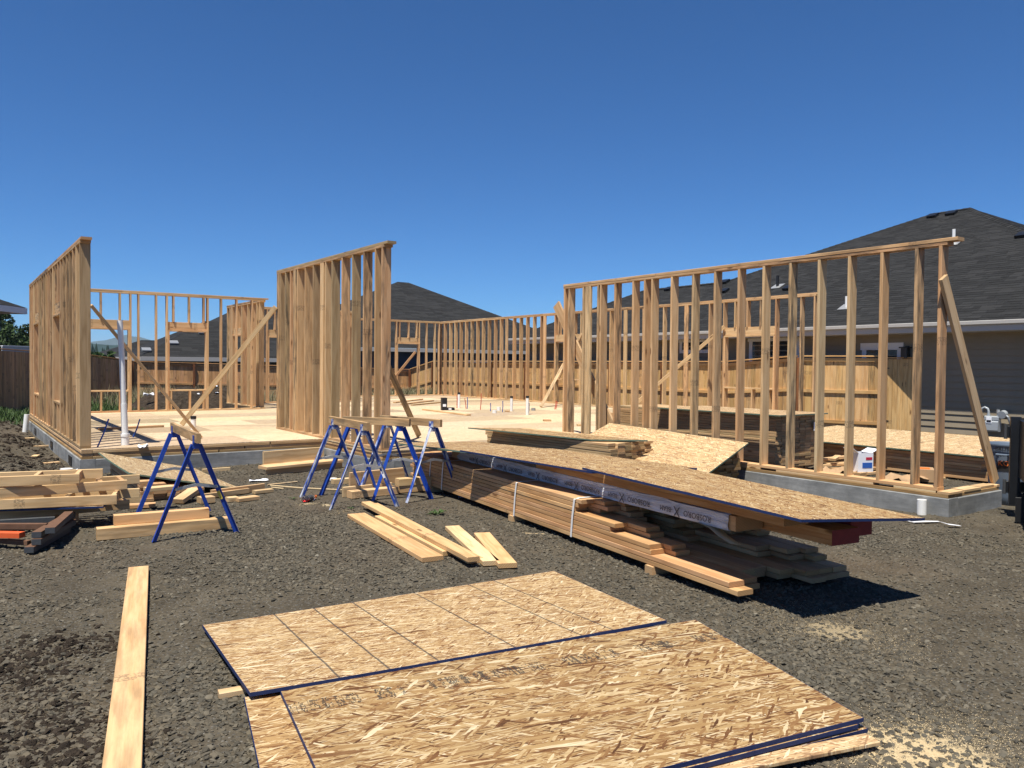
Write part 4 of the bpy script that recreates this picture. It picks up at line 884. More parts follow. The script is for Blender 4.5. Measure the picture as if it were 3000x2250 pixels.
for (nm, x0, x1, z0, z1, m) in (('print_patch', -.06, .11, .06, .14, 'print_blue'), ('print_patch', -.0, .11, .18, .22, 'print_red')):
    me, M = boxm(x0, x1, -.1235, -.1215, z0, z1, .0003, MAT[m]); put(nm, me, MAT[m], wbx, M0 @ M, (1, 1, 1, 0))
for sx_, an in ((-1, .7), (1, -.5)):
    me, M = boxm(-.065, .065, -.12, .12, -.002, .002, .0004, MAT['paper_white']); put('flap', me, MAT['paper_white'], wbx, M0 @ T((sx_*.16, 0, .31)) @ Matrix.Rotation(an*.9, 4, 'Y') @ M, (1, 1, 1, 0))
bbx, M0 = carton(Vector((11.35, 5.95, .02)), .55, .36, .24, .17, 'small brown carton with an orange label near the garage wall', 'cardboard')
for (nm, x0, x1, y0, y1, z0, z1, m) in (('lid', -.18, .18, -.12, .12, .1705, .174, 'cardboard'), ('label_patch', -.12, .10, -.07, .08, .1745, .176, 'print_orange'), ('label_patch', -.14, .02, -.1225, -.1205, .03, .13, 'paper_white')):
    me, M = boxm(x0, x1, y0, y1, z0, z1, .0003, MAT[m]); put(nm, me, MAT[m], bbx, M0 @ M, (1, 1, 1, 0))
def crumple(name, label, cat, pts, mat, c, z=.004, amp=.03, seed=0):
    n = 8; vs = []; 
    for i in range(n+1):
        for j in range(n+1):
            u, v = i/n, j/n; p = (Vector(pts[0])*(1-u)+Vector(pts[1])*u)*(1-v)+(Vector(pts[3])*(1-u)+Vector(pts[2])*u)*v
            vs.append((p.x, p.y, z+amp*(noise.noise(Vector((u*3+seed, v*3, seed)))+.45)))
    fs = [(i*(n+1)+j, (i+1)*(n+1)+j, (i+1)*(n+1)+j+1, i*(n+1)+j+1) for i in range(n) for j in range(n)]
    o = put(name, mesh_from(vs, fs, name), MAT[mat], None, T(c)); o.modifiers.new('t', 'SOLIDIFY').thickness = .002; return tag(o, label, cat)
crumple('cardboard_sheet', 'flattened torn cardboard lying by the small brown carton', 'cardboard', [(-.4, -.2), (.4, -.25), (.45, .2), (-.35, .25)], 'cardboard', (11.0, 6.05, .02), amp=.10, seed=2)
block((11.0, 6.72), (11.45, 6.72), 0, .06, .26, 'flat block under the open white carton')
crumple('cardboard_sheet', 'dark folded cardboard behind the scrap heap', 'cardboard', [(-.3, -.2), (.35, -.2), (.3, .2), (-.35, .2)], 'cardboard', (10.9, 7.0, .02), amp=.10, seed=4)
# ------------------------------------------------------------------ things on the deck
def pipe(name, label, base, h, r, mat='pvc', cap=True, lean=(0, 0), cat='pipe', group=None, hub=False):
    base = Vector(base); root = thing(name, label, cat, base, group); top = base+Vector((lean[0], lean[1], h))
    put('pipe_body', tube_mesh([base, base.lerp(top, .5), top], r, 14), MAT[mat], root)
    if cap: put('test_cap', tube_mesh([top-Vector((0, 0, .04)), top+Vector((0, 0, .012))], r*1.12, 14), MAT['rubber_black'], root)
    if hub: put('hub', tube_mesh([base, base+Vector((0, 0, .13))], r*1.35, 16), MAT[mat], root)
    return root
D = lambda k, x, y: g(k, x, y, ZB)
tp = thing('vent_pipe', 'tall leaning white vent pipe standing on the deck at left', 'pipe', (2.15, 13.13, ZB))
b0 = Vector((2.15, 13.13, ZB)); b1 = b0+Vector((-.018, .01, .62)); b2 = b0+Vector((-.065, .03, 1.86))
put('hub', tube_mesh([b0, b0+Vector((0, 0, .14))], .058, 18), MAT['pvc'], tp); put('collar', tube_mesh([b0+Vector((0, 0, .13)), b0+Vector((0, 0, .17))], .066, 18), MAT['pvc'], tp)
put('lower_pipe', tube_mesh([b0+Vector((0, 0, .1)), b1], .046, 16), MAT['pvc'], tp); put('upper_pipe', tube_mesh([b1-Vector((0, 0, .03)), b1.lerp(b2, .5)+Vector((.004, 0, 0)), b2], .040, 16, True, .040), MAT['pvc'], tp)
pipe('drain_pipe', 'short white pipe with a black cap behind the left sawhorse rail', D(3, 985, 1402), .27, .045)
pipe('drain_pipe', 'black-capped white pipe nearest the rear corner of the deck', D(5, 828, 1457), .44, .037, group='capped pipes in the deck')
pipe('drain_pipe', 'black-capped white pipe in the middle of the rear deck', D(5, 1395, 1492), .40, .037, group='capped pipes in the deck')
pipe('drain_pipe', 'black-capped white pipe nearest the garage wall end', D(5, 1566, 1532), .47, .039, group='capped pipes in the deck')
pipe('pipe_stub', 'low white pipe stub left of its taller twin on the deck', D(5, 1212, 1512), .07, .06, cap=False); pipe('pipe_stub', 'slightly taller white pipe stub on the rear deck', D(5, 1258, 1485), .10, .055, cap=False); pipe('pipe_stub', 'grey metal pipe stub on the rear deck', D(5, 1632, 1485), .07, .06, 'galv', False)
def pex(p, h, lean, mat, label): 
    p = Vector(p); q = p+Vector((lean[0], lean[1], h)); o = put('supply_tube', tube_mesh([Vector(), (q-p)*.5+Vector((.01, 0, 0)), q-p], .011, 8), MAT[mat], None, T(p)); return tag(o, label, 'tube', 'coloured supply tubes')
pex(D(5, 805, 1456), .38, (0, 0), 'pex_red', 'red tube standing left of the rear corner pipe'); pex(D(5, 815, 1456), .30, (0, 0), 'pex_red', 'shorter red tube touching the rear corner pipe'); pex(D(5, 905, 1466), .30, (-.05, 0), 'pex_red', 'leaning red tube of the pair right of the nail carton'); pex(D(5, 918, 1466), .33, (0, 0), 'pex_blue', 'blue tube of the pair right of the nail carton'); pex(D(5, 1060, 1476), .46, (.02, 0), 'pex_red', 'lone red tube in the middle of the rear deck')
pex(D(5, 1168, 1492), .22, (0, 0), 'pex_blue', 'short blue tube left of the white stubs'); pex(D(5, 1297, 1502), .30, (.01, 0), 'pex_blue', 'blue tube right of the white stubs'); pex(D(5, 1862, 1472), .24, (.05, 0), 'pex_red', 'left red tube of the leaning pair near the garage wall'); pex(D(5, 1874, 1472), .22, (.05, 0), 'pex_red', 'right red tube of the leaning pair near the garage wall'); pex(D(5, 1578, 1530), .30, (.02, 0), 'pex_blue', 'blue tube touching the capped pipe nearest the garage wall')
pex(D(3, 452, 1452), .30, (.10, -.02), 'pex_blue', 'blue tube leaning right beyond the tall vent pipe'); pex((1.76, 13.0, ZB), .40, (.16, .08), 'pex_blue', 'blue tube leaning beside the end stud of the left wall')
pex(g(6, 545, 1395, ZB), .3, (.02, 0), 'pex_blue', 'blue tube behind the garage wall corner studs'); pex(g(6, 1015, 1440, .1), .62, (0, 0), 'edge_green', 'thin green rod by the tall lumber unit')
nb = thing('nail_carton', 'open black nail carton on the rear deck', 'box', D(5, 700, 1480)); q = nb.location.copy(); ca, sa = math.cos(-.35), math.sin(-.35)
for (nm, x0, x1, y0, y1, z0, z1, m) in (('tray', -.02, .19, -.12, .12, .0, .07, 'rubber_black'), ('back_panel', -.16, -.02, -.12, .12, .0, .34, 'rubber_black'), ('label_patch', -.14, -.05, -.1225, -.1205, .10, .17, 'paper_white'), ('label_patch', .02, .10, -.1225, -.1205, .012, .06, 'paper_white'), ('flap', .19, .30, -.10, .12, .10, .104, 'twine')):
    me, M = boxm(x0, x1, y0, y1, z0, z1, .001, MAT[m]); put(nm, me, MAT[m], nb, T(q) @ Matrix.Rotation(-.35, 4, 'Z') @ M, (1, 1, 1, 0))
def deckboard(a, b_, label, W=.09, mat='fir', Tt=.038): a, b_ = Vector(a), Vector(b_); dz = Vector((0, 0, Tt/2+.001)); return lumber('loose_board', a+dz, b_+dz, W, Tt, label, None, MAT[mat])
deckboard(D(5, 320, 1432), D(5, 640, 1402), 'nearest of three boards lying at the rear left of the deck', mat='fir'); deckboard(D(5, 130, 1405), D(5, 430, 1368), 'farthest of three boards lying at the rear left of the deck'); deckboard(D(5, 210, 1424), D(5, 545, 1384), 'middle of three boards lying at the rear left of the deck')
deckboard(D(5, 450, 1480), D(5, 935, 1542), 'long board lying on the deck before the nail carton', .12, 'pale'); deckboard(D(3, 150, 1388), D(3, 718, 1360), 'reddish board on the deck behind the tall vent pipe', .09, 'fir_red'); deckboard(D(5, 1740, 1600), D(5, 1820, 1600), 'small reddish block on the deck near the garage wall', .14, 'fir_red')
deckboard(D(5, 1325, 1500), D(5, 1375, 1500), 'tiny block by the blue tube on the deck', .09, 'fir_red'); deckboard(g(11, 1510, 160, ZB), g(11, 1553, 160, ZB), 'small block on the deck beside the garage wall studs', .1, 'fir')
a, b_ = D(33, 1375, 1600), D(33, 1705, 1600); deckboard(a, b_, 'board lying behind the first garage studs', .14, 'fir_red', .14)
# hat-like rag and gear on the sill
crumple('rag', 'crumpled blue and white rag on the front sill of the deck', 'rag', [(-.07, -.05), (.07, -.05), (.07, .05), (-.07, .05)], 'paper_white', (2.32, 12.70, .335), amp=.06, seed=7)
# ------------------------------------------------------------------ garage front details
p = g(10, 443, 1165); pipe('pipe_stub', 'white pipe stub standing against the outside of the garage foundation', (8.775, 4.62, -.03), .195, .05, cap=False, hub=False)
pts = [g(10, 250, 1222, .012), g(10, 350, 1245, .02), g(10, 450, 1238, .03), g(10, 560, 1240, .02), g(10, 640, 1262, .03), g(10, 735, 1275, .012)]
vs = []; 
for i, q in enumerate(pts): vs += [q+Vector((-.02, -.012, .004*(i % 2))), q+Vector((.02, .03, 0))]
o = put('plastic_strip', mesh_from([v-pts[0] for v in vs], [(2*i, 2*i+1, 2*i+3, 2*i+2) for i in range(len(pts)-1)]), MAT['paper_white'], None, T(pts[0])); o.modifiers.new('t', 'SOLIDIFY').thickness = .002; tag(o, 'torn white plastic strip on the gravel near the garage corner', 'litter')
# trash can
cc = Vector((10.46, 4.43, .0)); tc_ = thing('trash_can', 'grey-blue plastic trash can with a sticker outside the garage foundation', 'trash can', cc)
prof = [(.215, .0), (.225, .01), (.235, .10), (.262, .60), (.268, .605), (.268, .625), (.275, .63), (.285, .70), (.292, .705), (.292, .72), (.275, .72), (.262, .70), (.225, .06)]
put('can_body', lathe_mesh(prof, 36), MAT['can_blue'], tc_, T(cc))
tow = (Vector((0, 0, 0))-cc); tow.z = 0; tow.normalize(); side = Vector((-tow.y, tow.x, 0))
def on_can(name, me, mat, ang, z, r, col=None):
    n = (tow*math.cos(ang)+side*math.sin(ang)); X = Vector((-n.y, n.x, 0)); Zz = n; Y = Zz.cross(X); M = Matrix(((X.x, Y.x, Zz.x, 0), (X.y, Y.y, Zz.y, 0), (X.z, Y.z, Zz.z, 0), (0, 0, 0, 1))); M.translation = cc+n*r+Vector((0, 0, z)); return put(name, me, mat, tc_, M, col or (1, 1, 1, 0))
def curved(wd, ht, r, nz=8):
    vs = []; 
    for i in range(nz+1):
        a = (i/nz-.5)*wd/r
        for zz in (-ht/2, ht/2): vs.append((r*math.sin(a), zz, r*math.cos(a)-r))
    return mesh_from(vs, [(2*i, 2*i+2, 2*i+3, 2*i+1) for i in range(nz)], 'c', True)
st = on_can('sticker', curved(.20, .13, .256), MAT['ink'], -.25, .475, .2575); on_can('sticker_letters', text_mesh('KG', .085), MAT['print_orange'], -.33, .495, .2615); on_can('raised_lettering', text_mesh('BRUTE', .062), MAT['ink'], -.30, .665, .283)
hm = tube_mesh([(-.06, 0, 0), (-.06, 0, .04), (.06, 0, .04), (.06, 0, 0)], .013, 8); on_can('handle', hm, MAT['can_blue'], -1.45, .62, .275); on_can('handle', hm, MAT['can_blue'], 1.69, .62, .275); on_can('handle', hm, MAT['can_blue'], -.35, .60, .262)
# black dump trailer, only its rear post reaches into the picture
tr = thing('dump_trailer', 'black steel dump trailer rear post with hinges at the right edge', 'trailer', (9.7, 3.95, 0))
TD = (Vector((9.78, 4.06, 0))-Vector((6.9, 2.50, 0))).normalized(); TR = Vector((TD.y, -TD.x, 0)); TO = Vector((9.53, 4.06, 0))
def tpnt(l, r, z): return TO+TD*l+TR*r+Vector((0, 0, z))
K1 = (1, 1, 1, 0)
beam('corner_post', tpnt(0, .05, .13), tpnt(0, .05, 1.09), .10, .10, MAT['black_steel'], tr, tuple(TD), K1); beam('bumper', tpnt(.0, .101, .20), tpnt(.0, 1.9, .20), .09, .13, MAT['black_steel'], tr, (0, 0, 1), K1)
for zz in (.31, .92):
    beam('hinge_plate', tpnt(.07, -.02, zz), tpnt(.07, .16, zz), .05, .13, MAT['black_steel'], tr, (0, 0, 1), K1); put('hinge_pin', tube_mesh([tpnt(.08, -.035, zz-.08), tpnt(.08, -.035, zz+.08)], .018, 10), MAT['steel_dark'], tr)
beam('side_wall', tpnt(-2.4, .10, .75), tpnt(-.07, .10, .75), .04, .62, MAT['black_steel'], tr, (0, 0, 1), K1); beam('side_wall', tpnt(-2.4, 1.9, .75), tpnt(-.07, 1.9, .75), .04, .62, MAT['black_steel'], tr, (0, 0, 1), K1)
beam('bed_floor', tpnt(-2.4, 1.0, .42), tpnt(-.06, 1.0, .42), 1.75, .06, MAT['black_steel'], tr, (0, 0, 1), K1); beam('front_wall', tpnt(-2.45, .12, .75), tpnt(-2.45, 1.88, .75), .04, .62, MAT['black_steel'], tr, (0, 0, 1), K1)
beam('tail_gate', tpnt(.0, .12, .72), tpnt(.0, 1.88, .72), .04, .58, MAT['black_steel'], tr, (0, 0, 1), K1); beam('mud_flap', tpnt(-.45, .02, .14), tpnt(-.45, .26, .14), .012, .26, MAT['rubber_black'], tr, (0, 0, 1), K1)
for ll in (-1.05, -1.8):
    for rr in (.16, 1.84):
        wh = put('wheel', tube_mesh([tpnt(ll, rr-.1, .24), tpnt(ll, rr+.1, .24)], .24, 28), MAT['rubber_black'], tr); put('rim', tube_mesh([tpnt(ll, rr-.104, .24), tpnt(ll, rr+.104, .24)], .13, 20), MAT['galv'], wh)
# ------------------------------------------------------------------ litter, bottle, sticks
pa, pb = g(14, 545, 905, .036), g(14, 685, 868, .036); ax_ = (pb-pa).normalized(); Lb = .235
bt = thing('drink_bottle', 'clear plastic bottle with red drink lying beside the left grouped sawhorse', 'bottle', (pa.x, pa.y, 0)); bp_ = [(.030, 0), (.037, .008), (.038, .05), (.034, .06), (.036, .07), (.036, .14), (.034, .15), (.037, .17), (.032, .195), (.016, .213), (.016, .222)]
Mb = frame(ax_, Vector((0, 0, 1)), pa) @ Matrix.Rotation(math.pi/2, 4, 'Y'); put('bottle_body', lathe_mesh(bp_, 20), MAT['clear_plastic'], bt, Mb)
put('cap', lathe_mesh([(.019, .215), (.0195, .235), (.018, .24)], 16), MAT['print_orange'], bt, Mb); put('label_band', lathe_mesh([(.0375, .075), (.0375, .138)], 20), MAT['steel_dark'], bt, Mb)
me = lathe_mesh([(.0305, .004), (.0345, .01), (.0345, .05), (.032, .06), (.033, .07), (.033, .16)], 20); bm = bmesh.new(); bm.from_mesh(me); bmesh.ops.bisect_plane(bm, geom=bm.verts[:]+bm.edges[:]+bm.faces[:], plane_co=(.008, 0, 0), plane_no=(-1, 0, 0), clear_outer=True); bm.to_mesh(me); bm.free()
put('drink', me, MAT['red_drink'], bt, Mb)
rg = tube_mesh([(.014*math.cos(t), .014*math.sin(t), 0) for t in np.linspace(.6, 5.9, 12)], .0035, 6); nrm = (Vector((0, 0, H))-pa).normalized(); M = frame(ax_, nrm, pa+ax_*.108+nrm*.0385); put('label_mark', rg, MAT['paper_white'], bt, M)
def stick(pts, r, label, mat='twine', name='wood_splinter'): q = [Vector(p) for p in pts]; o = put(name, tube_mesh([p-q[0] for p in q], r, 6), MAT[mat], None, T(q[0])); return tag(o, label, 'stick')
stick([g(14, 205, 768, .01), g(14, 480, 738, .012)], .012, 'short thin stick pointing away behind the bottle', 'pale'); stick([g(14, 230, 772, .02), g(14, 500, 795, .014), g(14, 900, 815, .012)], .009, 'long thin bowed stick on gravel left of the grouped sawhorses'); stick([g(11, 970, 1212, .005), g(11, 1190, 1222, .005)], .004, 'tiny pale splinter on bare dirt before the bundle'); stick([g(14, 240, 790, .008), g(14, 355, 803, .008)], .008, 'small pale splinter beside the short blocks')
crumple('paper_scrap', 'torn white paper scrap on gravel behind the offcuts', 'litter', [(-.13, -.04), (.12, -.06), (.14, .03), (-.1, .05)], 'paper_white', g(14, 115, 735, .004), amp=.03, seed=9)
o = put('disc_litter', lathe_mesh([(.055, 0), (.06, .01), (.055, .03), (.03, .035)], 16), MAT['pvc'], None, T(g(14, 815, 725, .0))); tag(o, 'small round white cap lying behind the sawhorse legs', 'litter')
crumple('black_fabric', 'crumpled black landscape fabric on gravel by the nailed frames', 'fabric', [(-.28, -.1), (.32, -.14), (.36, .1), (-.2, .12)], 'rubber_black', g(13, 390, 735, .004), amp=.05, seed=12)
crumple('plastic_sheet', 'white plastic sheeting lump against the corner of the deck foundation', 'plastic', [(-.1, -.06), (.1, -.06), (.1, .06), (-.1, .06)], 'paper_white', (1.34, 12.45, .02), amp=.13, seed=14)
o = put('downspout_boot', lathe_mesh([(.07, -.05), (.075, .12), (.08, .16), (.06, .165)], 18), MAT['pvc'], None, T((1.28, 12.2, .0))); tag(o, 'white round pipe end by the left corner of the deck', 'pipe'); pipe('pipe_stub', 'white pipe leaning out of the dirt beyond the left wall', (1.38, 20.9, .0), .40, .055, cap=False, lean=(.04, 0))
for i, (kx, ky, an, L) in enumerate(((230, 550, .2, .2), (330, 590, .1, .4), (285, 650, 1.3, .25), (415, 750, .3, .22))):
    p = g(2, kx, ky, .05); zz = float(gh(p.x, p.y)); cut(p.x, p.y, an, L, .09, .03, ('small scrap far up on the dirt left of the deck', 'longer scrap on the dirt beside the left foundation', 'upright-looking pale scrap on the dirt at left', 'chunky pale scrap low on the dirt by the foundation')[i], 'pale', zz)
# ------------------------------------------------------------------ fences
def fence(label, pts, hgt, mat, post='cedar_post', rail_side=1, posts=2.4, cap=True, rails=(.97, .52, .09), end_post=True):
    root = thing('board_fence', label, 'fence', (pts[0][0], pts[0][1], 0), 'board fences around the lot'); pm = None
    for (x0, y0, z0), (x1, y1, z1) in zip(pts[:-1], pts[1:]):
        a, b_ = Vector((x0, y0, z0)), Vector((x1, y1, z1)); d2 = Vector((x1-x0, y1-y0, 0)); L = d2.length; d = d2.normalized(); nrm = Vector((d.y, -d.x, 0))*rail_side; n = max(1, int(L/.142)); wv = L/n
        pk = board_mesh(hgt-.03, wv-.003, .016, .001, MAT[mat])
        for i in range(n):
            p = a.lerp(b_, (i+.5)/n); p.z -= hgt/2+.02; k = random.uniform(.72, 1.12)
            put('picket', pk, MAT[mat], root, frame(Vector((0, 0, 1)), nrm, p-nrm*(.012+random.uniform(0, .003))), (k, k*random.uniform(.94, 1), k*random.uniform(.88, 1), random.random()**3*.7))
        nr = max(1, round(L/2.4))
        for i in range(nr):
            u, v = a.lerp(b_, i/nr), a.lerp(b_, (i+1)/nr); e = (v-u)*.001
            for f in rails:
                dz = Vector((0, 0, -hgt*(1-f)-.02)); beam('rail', u+dz+nrm*.019+e, v+dz+nrm*.019-e, .038, .085, MAT[mat], root)
            if cap: beam('cap_rail', u+e+nrm*.01+Vector((0, 0, .018)), v-e+nrm*.01+Vector((0, 0, .018)), .14, .034, MAT[mat], root)
        npst = max(1, round(L/posts))
        for i in range(npst+1 if end_post else npst):
            p = a.lerp(b_, i/npst); beam('post', Vector((p.x, p.y, p.z-hgt-.1))+nrm*.085, Vector((p.x, p.y, p.z-.02))+nrm*.085, .089, .089, MAT[post], root, tuple(nrm))
    return root
FC = Vector((18.2, 12.9, 1.92))
fence('new tan cedar fence running back behind the right side wall', [(18.2, 34.4, 1.36), (18.2, 32.2, 1.74), (18.2, 15.3, 1.75), (18.2, 12.96, 1.90)], 1.75, 'cedar', rail_side=1)
hz = onx(2680, 1047, 19.26); gp = FC.lerp(hz, .73)
fence('short tan cedar fence between the side fence and the gate', [(18.22, 12.88, 1.90), (gp.x, gp.y, gp.z)], 1.80, 'cedar', rail_side=1, posts=1.8)
gt = thing('fence_gate', 'tan cedar board gate with black strap hinges beside the grey house', 'gate', (gp.x, gp.y, 0)); ga, gb = gp+(hz-gp)*.04, hz-(hz-gp)*.03; gd = (gb-ga); gd.z = 0; gn = Vector((gd.y, -gd.x, 0)).normalized(); n = 6
for i in range(n):
    p = ga.lerp(gb, (i+.5)/n); k = random.uniform(.85, 1.05); put('board', board_mesh(1.74, gd.length/n-.003, .018, .001, MAT['cedar']), MAT['cedar'], gt, frame(Vector((0, 0, 1)), gn, Vector((p.x, p.y, ga.z-.92))+gn*.03), (k, k, k*.95, .15))
beam('cap_rail', Vector((ga.x, ga.y, ga.z-.02))+gn*.03, Vector((gb.x, gb.y, ga.z-.02))+gn*.03, .09, .03, MAT['cedar'], gt)
beam('hinge_post', Vector((gp.x, gp.y, -.05))+gn*.05, Vector((gp.x, gp.y, gp.z-.06))+gn*.05, .10, .10, MAT['cedar_post'], gt, tuple(gn))
for zz in (1.62, .32):
    p = Vector((ga.x, ga.y, zz))+gn*.045; u = gd.normalized()
    me = mesh_from([Vector((0, 0, -.08)), Vector((0, 0, .08)), u*.03+Vector((0, 0, .07)), u*.06+Vector((0, 0, .03)), u*.17, u*.06-Vector((0, 0, .03)), u*.03-Vector((0, 0, .07))], [tuple(range(7))]); o = put('hinge', me, MAT['black_steel'], gt, T(p)); o.modifiers.new('t', 'SOLIDIFY').thickness = .006
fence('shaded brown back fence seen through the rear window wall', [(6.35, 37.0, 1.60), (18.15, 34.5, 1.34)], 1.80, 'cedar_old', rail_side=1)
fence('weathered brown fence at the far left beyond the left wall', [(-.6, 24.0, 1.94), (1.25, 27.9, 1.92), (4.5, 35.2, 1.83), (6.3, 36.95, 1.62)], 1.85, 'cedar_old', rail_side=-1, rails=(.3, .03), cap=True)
# ------------------------------------------------------------------ roofs
def roof_face(root, poly3, mat=None, expo=.145, tabw=.32, nobj=0, th=.006, name='roof_plane'):
    """roof plane from a planar polygon whose first edge is the eave; covered with shingle tabs"""
    P = [Vector(p) for p in poly3]; h = (P[1]-P[0]).normalized(); n = None
    for q in P[2:]:
        n = h.cross(q-P[0])
        if n.length > .1: break
    n.normalize(); 
    if n.z < 0: n = -n
    s = n.cross(h)
    if s.z < 0: s = -s
    ab = [((p-P[0]).dot(h), (p-P[0]).dot(s)) for p in P]
    def span(b):
        xs = []
        for (a0, b0), (a1, b1) in zip(ab, ab[1:]+ab[:1]):
            if (b0 <= b) != (b1 <= b): xs.append(a0+(a1-a0)*(b-b0)/(b1-b0))
        return (min(xs), max(xs)) if len(xs) >= 2 else None
    base = put(name, mesh_from([p-P[0] for p in P], [tuple(range(len(P)))]), MAT['shingle'], root, T(P[0]))
    bmax = max(b for a, b in ab); tabs = []; b = 0.0; row = 0
    while b < bmax-.02:
        sp = span(min(b+.002, bmax-.01)); s2 = span(min(b+expo*1.15, bmax-.005))
        if sp and s2: sp = (max(sp[0], s2[0]), min(sp[1], s2[1]))
        if sp and sp[1] > sp[0]:
            a = sp[0]; a -= random.random()*tabw*.7
            while a < sp[1]:
                wd = tabw*random.choice((.55, .8, 1, 1.25)); a0, a1 = max(a, sp[0]), min(a+wd, sp[1])
                if a1-a0 > .02: tabs.append((a0, a1, b, random.choice((th*.45, th, th*1.25))))
                a += wd
        b += expo; row += 1
    def tabv(t):
        a0, a1, b, hh = t; e = min(expo*1.15, bmax-b)
        p = [P[0]+h*x+s*y+n*z for x, y, z in ((a0, b-.008, .003), (a1-.004, b-.008, .003), (a1-.004, b-.008, .003+hh), (a0, b-.008, .003+hh), (a0, b+e, .004), (a1-.004, b+e, .004))]
        return p
    F = [(0, 1, 2, 3), (3, 2, 5, 4), (0, 3, 4), (1, 5, 2)]
    if nobj:
        vis = lambda t: ((P[0]+h*((t[0]+t[1])/2)+s*t[2])-Vector((0, 0, H))).length
        tabs.sort(key=vis); 
        for t in tabs[:nobj]:
            p = tabv(t); put('shingle', mesh_from([v-p[0] for v in p], F), MAT['shingle'], base, T(p[0]))
        tabs = tabs[nobj:]
    vs = []; fs = []
    for t in tabs:
        k = len(vs); vs += [v-P[0] for v in tabv(t)]; fs += [tuple(k+i for i in f) for f in F]
    o = put('shingles', mesh_from(vs, fs), MAT['shingle'], base, T(P[0])); o['kind'] = 'stuff'; return base
def hip_caps(root, a, b_, w_=.13, step=.2):
    a, b_ = Vector(a), Vector(b_); d = b_-a; n = int(d.length/step); u = d.normalized(); sd = Vector((-u.y, u.x, 0)).normalized(); up = sd.cross(u) if sd.cross(u).z > 0 else u.cross(sd)
    vs0 = [sd*w_-up*.045, up*.012, -sd*w_-up*.045]; vs = vs0+[v+up*.012 for v in vs0]+[v+u*(step*1.3) for v in vs0]
    me = mesh_from(vs, [(0, 1, 4, 3), (1, 2, 5, 4), (3, 4, 7, 6), (4, 5, 8, 7)])
    for i in range(n): put('hip_cap', me, MAT['shingle'], root, T(a+d*(i/n)))
def siding(root, axis, c, a0, a1, z0, z1, expo, mat, sign):
    """lap boards; axis 'Y': plane X=c facing sign*X"""
    n = int((z1-z0)/expo)
    for i in range(n):
        zz = z0+i*expo; t0, t1 = .034, .006
        if axis == 'Y': vs = [(c, a0, zz), (c, a1, zz), (c+sign*t0, a1, zz), (c+sign*t0, a0, zz), (c+sign*t1, a0, zz+expo+.01), (c+sign*t1, a1, zz+expo+.01)]
        else: vs = [(a0, c, zz), (a1, c, zz), (a1, c+sign*t0, zz), (a0, c+sign*t0, zz), (a0, c+sign*t1, zz+expo+.01), (a1, c+sign*t1, zz+expo+.01)]
        o = Vector(vs[0]); put('siding_board', mesh_from([Vector(v)-o for v in vs], [(0, 1, 2, 3), (3, 2, 5, 4), (0, 3, 4), (1, 5, 2)]), MAT[mat], root, T(o), (1, 1, 1, 1))
def window(root, axis, c, a0, a1, z0, z1, sign, tw=.10, mullion=True, name='window', panemat='glass', trim='trim_white'):
    W = thing_child(name, root)
    def bx(nm, l0, l1, q0, q1, d0, d1, m):
        d0, d1 = sorted((c+sign*d0, c+sign*d1))
        if axis == 'Y': return box(nm, d0, d1, l0, l1, q0, q1, MAT[m], W, K1, .003)
        return box(nm, l0, l1, d0, d1, q0, q1, MAT[m], W, K1, .003)
    bx('pane', a0, a1, z0, z1, .02, .028, panemat)
    bx('frame', a0-tw, a0, z0-tw, z1, .019, .05, trim); bx('frame', a1, a1+tw, z0-tw, z1, .019, .05, trim); bx('frame', a0-tw-.04, a1+tw+.04, z1+.001, z1+tw*1.5, .019, .056, trim); bx('sill', a0-.001, a1+.001, z0-tw, z0, .019, .06, trim)
    if mullion: m = (a0+a1)/2; bx('mullion', m-.025, m+.025, z0+.001, z1-.001, .029, .042, trim)
    return W
def thing_child(name, root):
    o = bpy.data.objects.new(name, None); COL.objects.link(o); o.parent = root; o.location = (0, 0, 0); o.empty_display_size = .1; WM[o.name] = T(root.location); return o
def hip_house(name, label, corner, e, L, Wd, zb, ze, pitch, wall, over=.5, expo=.2, tabw=.6, fascia='trim_grey', wallin=True):
    """rectangular hip-roofed house: eave corner, eave direction e (plan), depth Wd to the left-hand side of e"""
    e = Vector((e[0], e[1], 0)).normalized(); f = Vector((-e.y, e.x, 0)); c = Vector((corner[0], corner[1], ze)); root = thing(name, label, 'house', (c.x, c.y, zb)); hw = Wd/2
    A, B2, C2, D2 = c, c+e*L, c+e*L+f*Wd, c+f*Wd; r0, r1 = c+e*hw+f*hw+Vector((0, 0, hw*pitch)), c+e*(L-hw)+f*hw+Vector((0, 0, hw*pitch))
    if L <= Wd: r0 = r1 = c+e*(L/2)+f*hw+Vector((0, 0, L/2*pitch))
    for q in ([A, B2, r1, r0], [B2, C2, r1], [C2, D2, r0, r1], [D2, A, r0]): roof_face(root, q, expo=expo, tabw=tabw)
    for u, v in ((A, B2), (B2, C2), (C2, D2), (D2, A)):
        d = (v-u).normalized(); beam('fascia', u-Vector((0, 0, .11))+d*.02, v-Vector((0, 0, .11))-d*.02, .03, .2, MAT[fascia], root, color=K1)
    i0 = over
    me = prism([((e*a+f*b).x, (e*a+f*b).y) for a, b in ((i0, i0), (L-i0, i0), (L-i0, Wd-i0), (i0, Wd-i0))], zb, ze-.05); put('wall', me, MAT[wall], root, T((c.x, c.y, 0)))
    return root
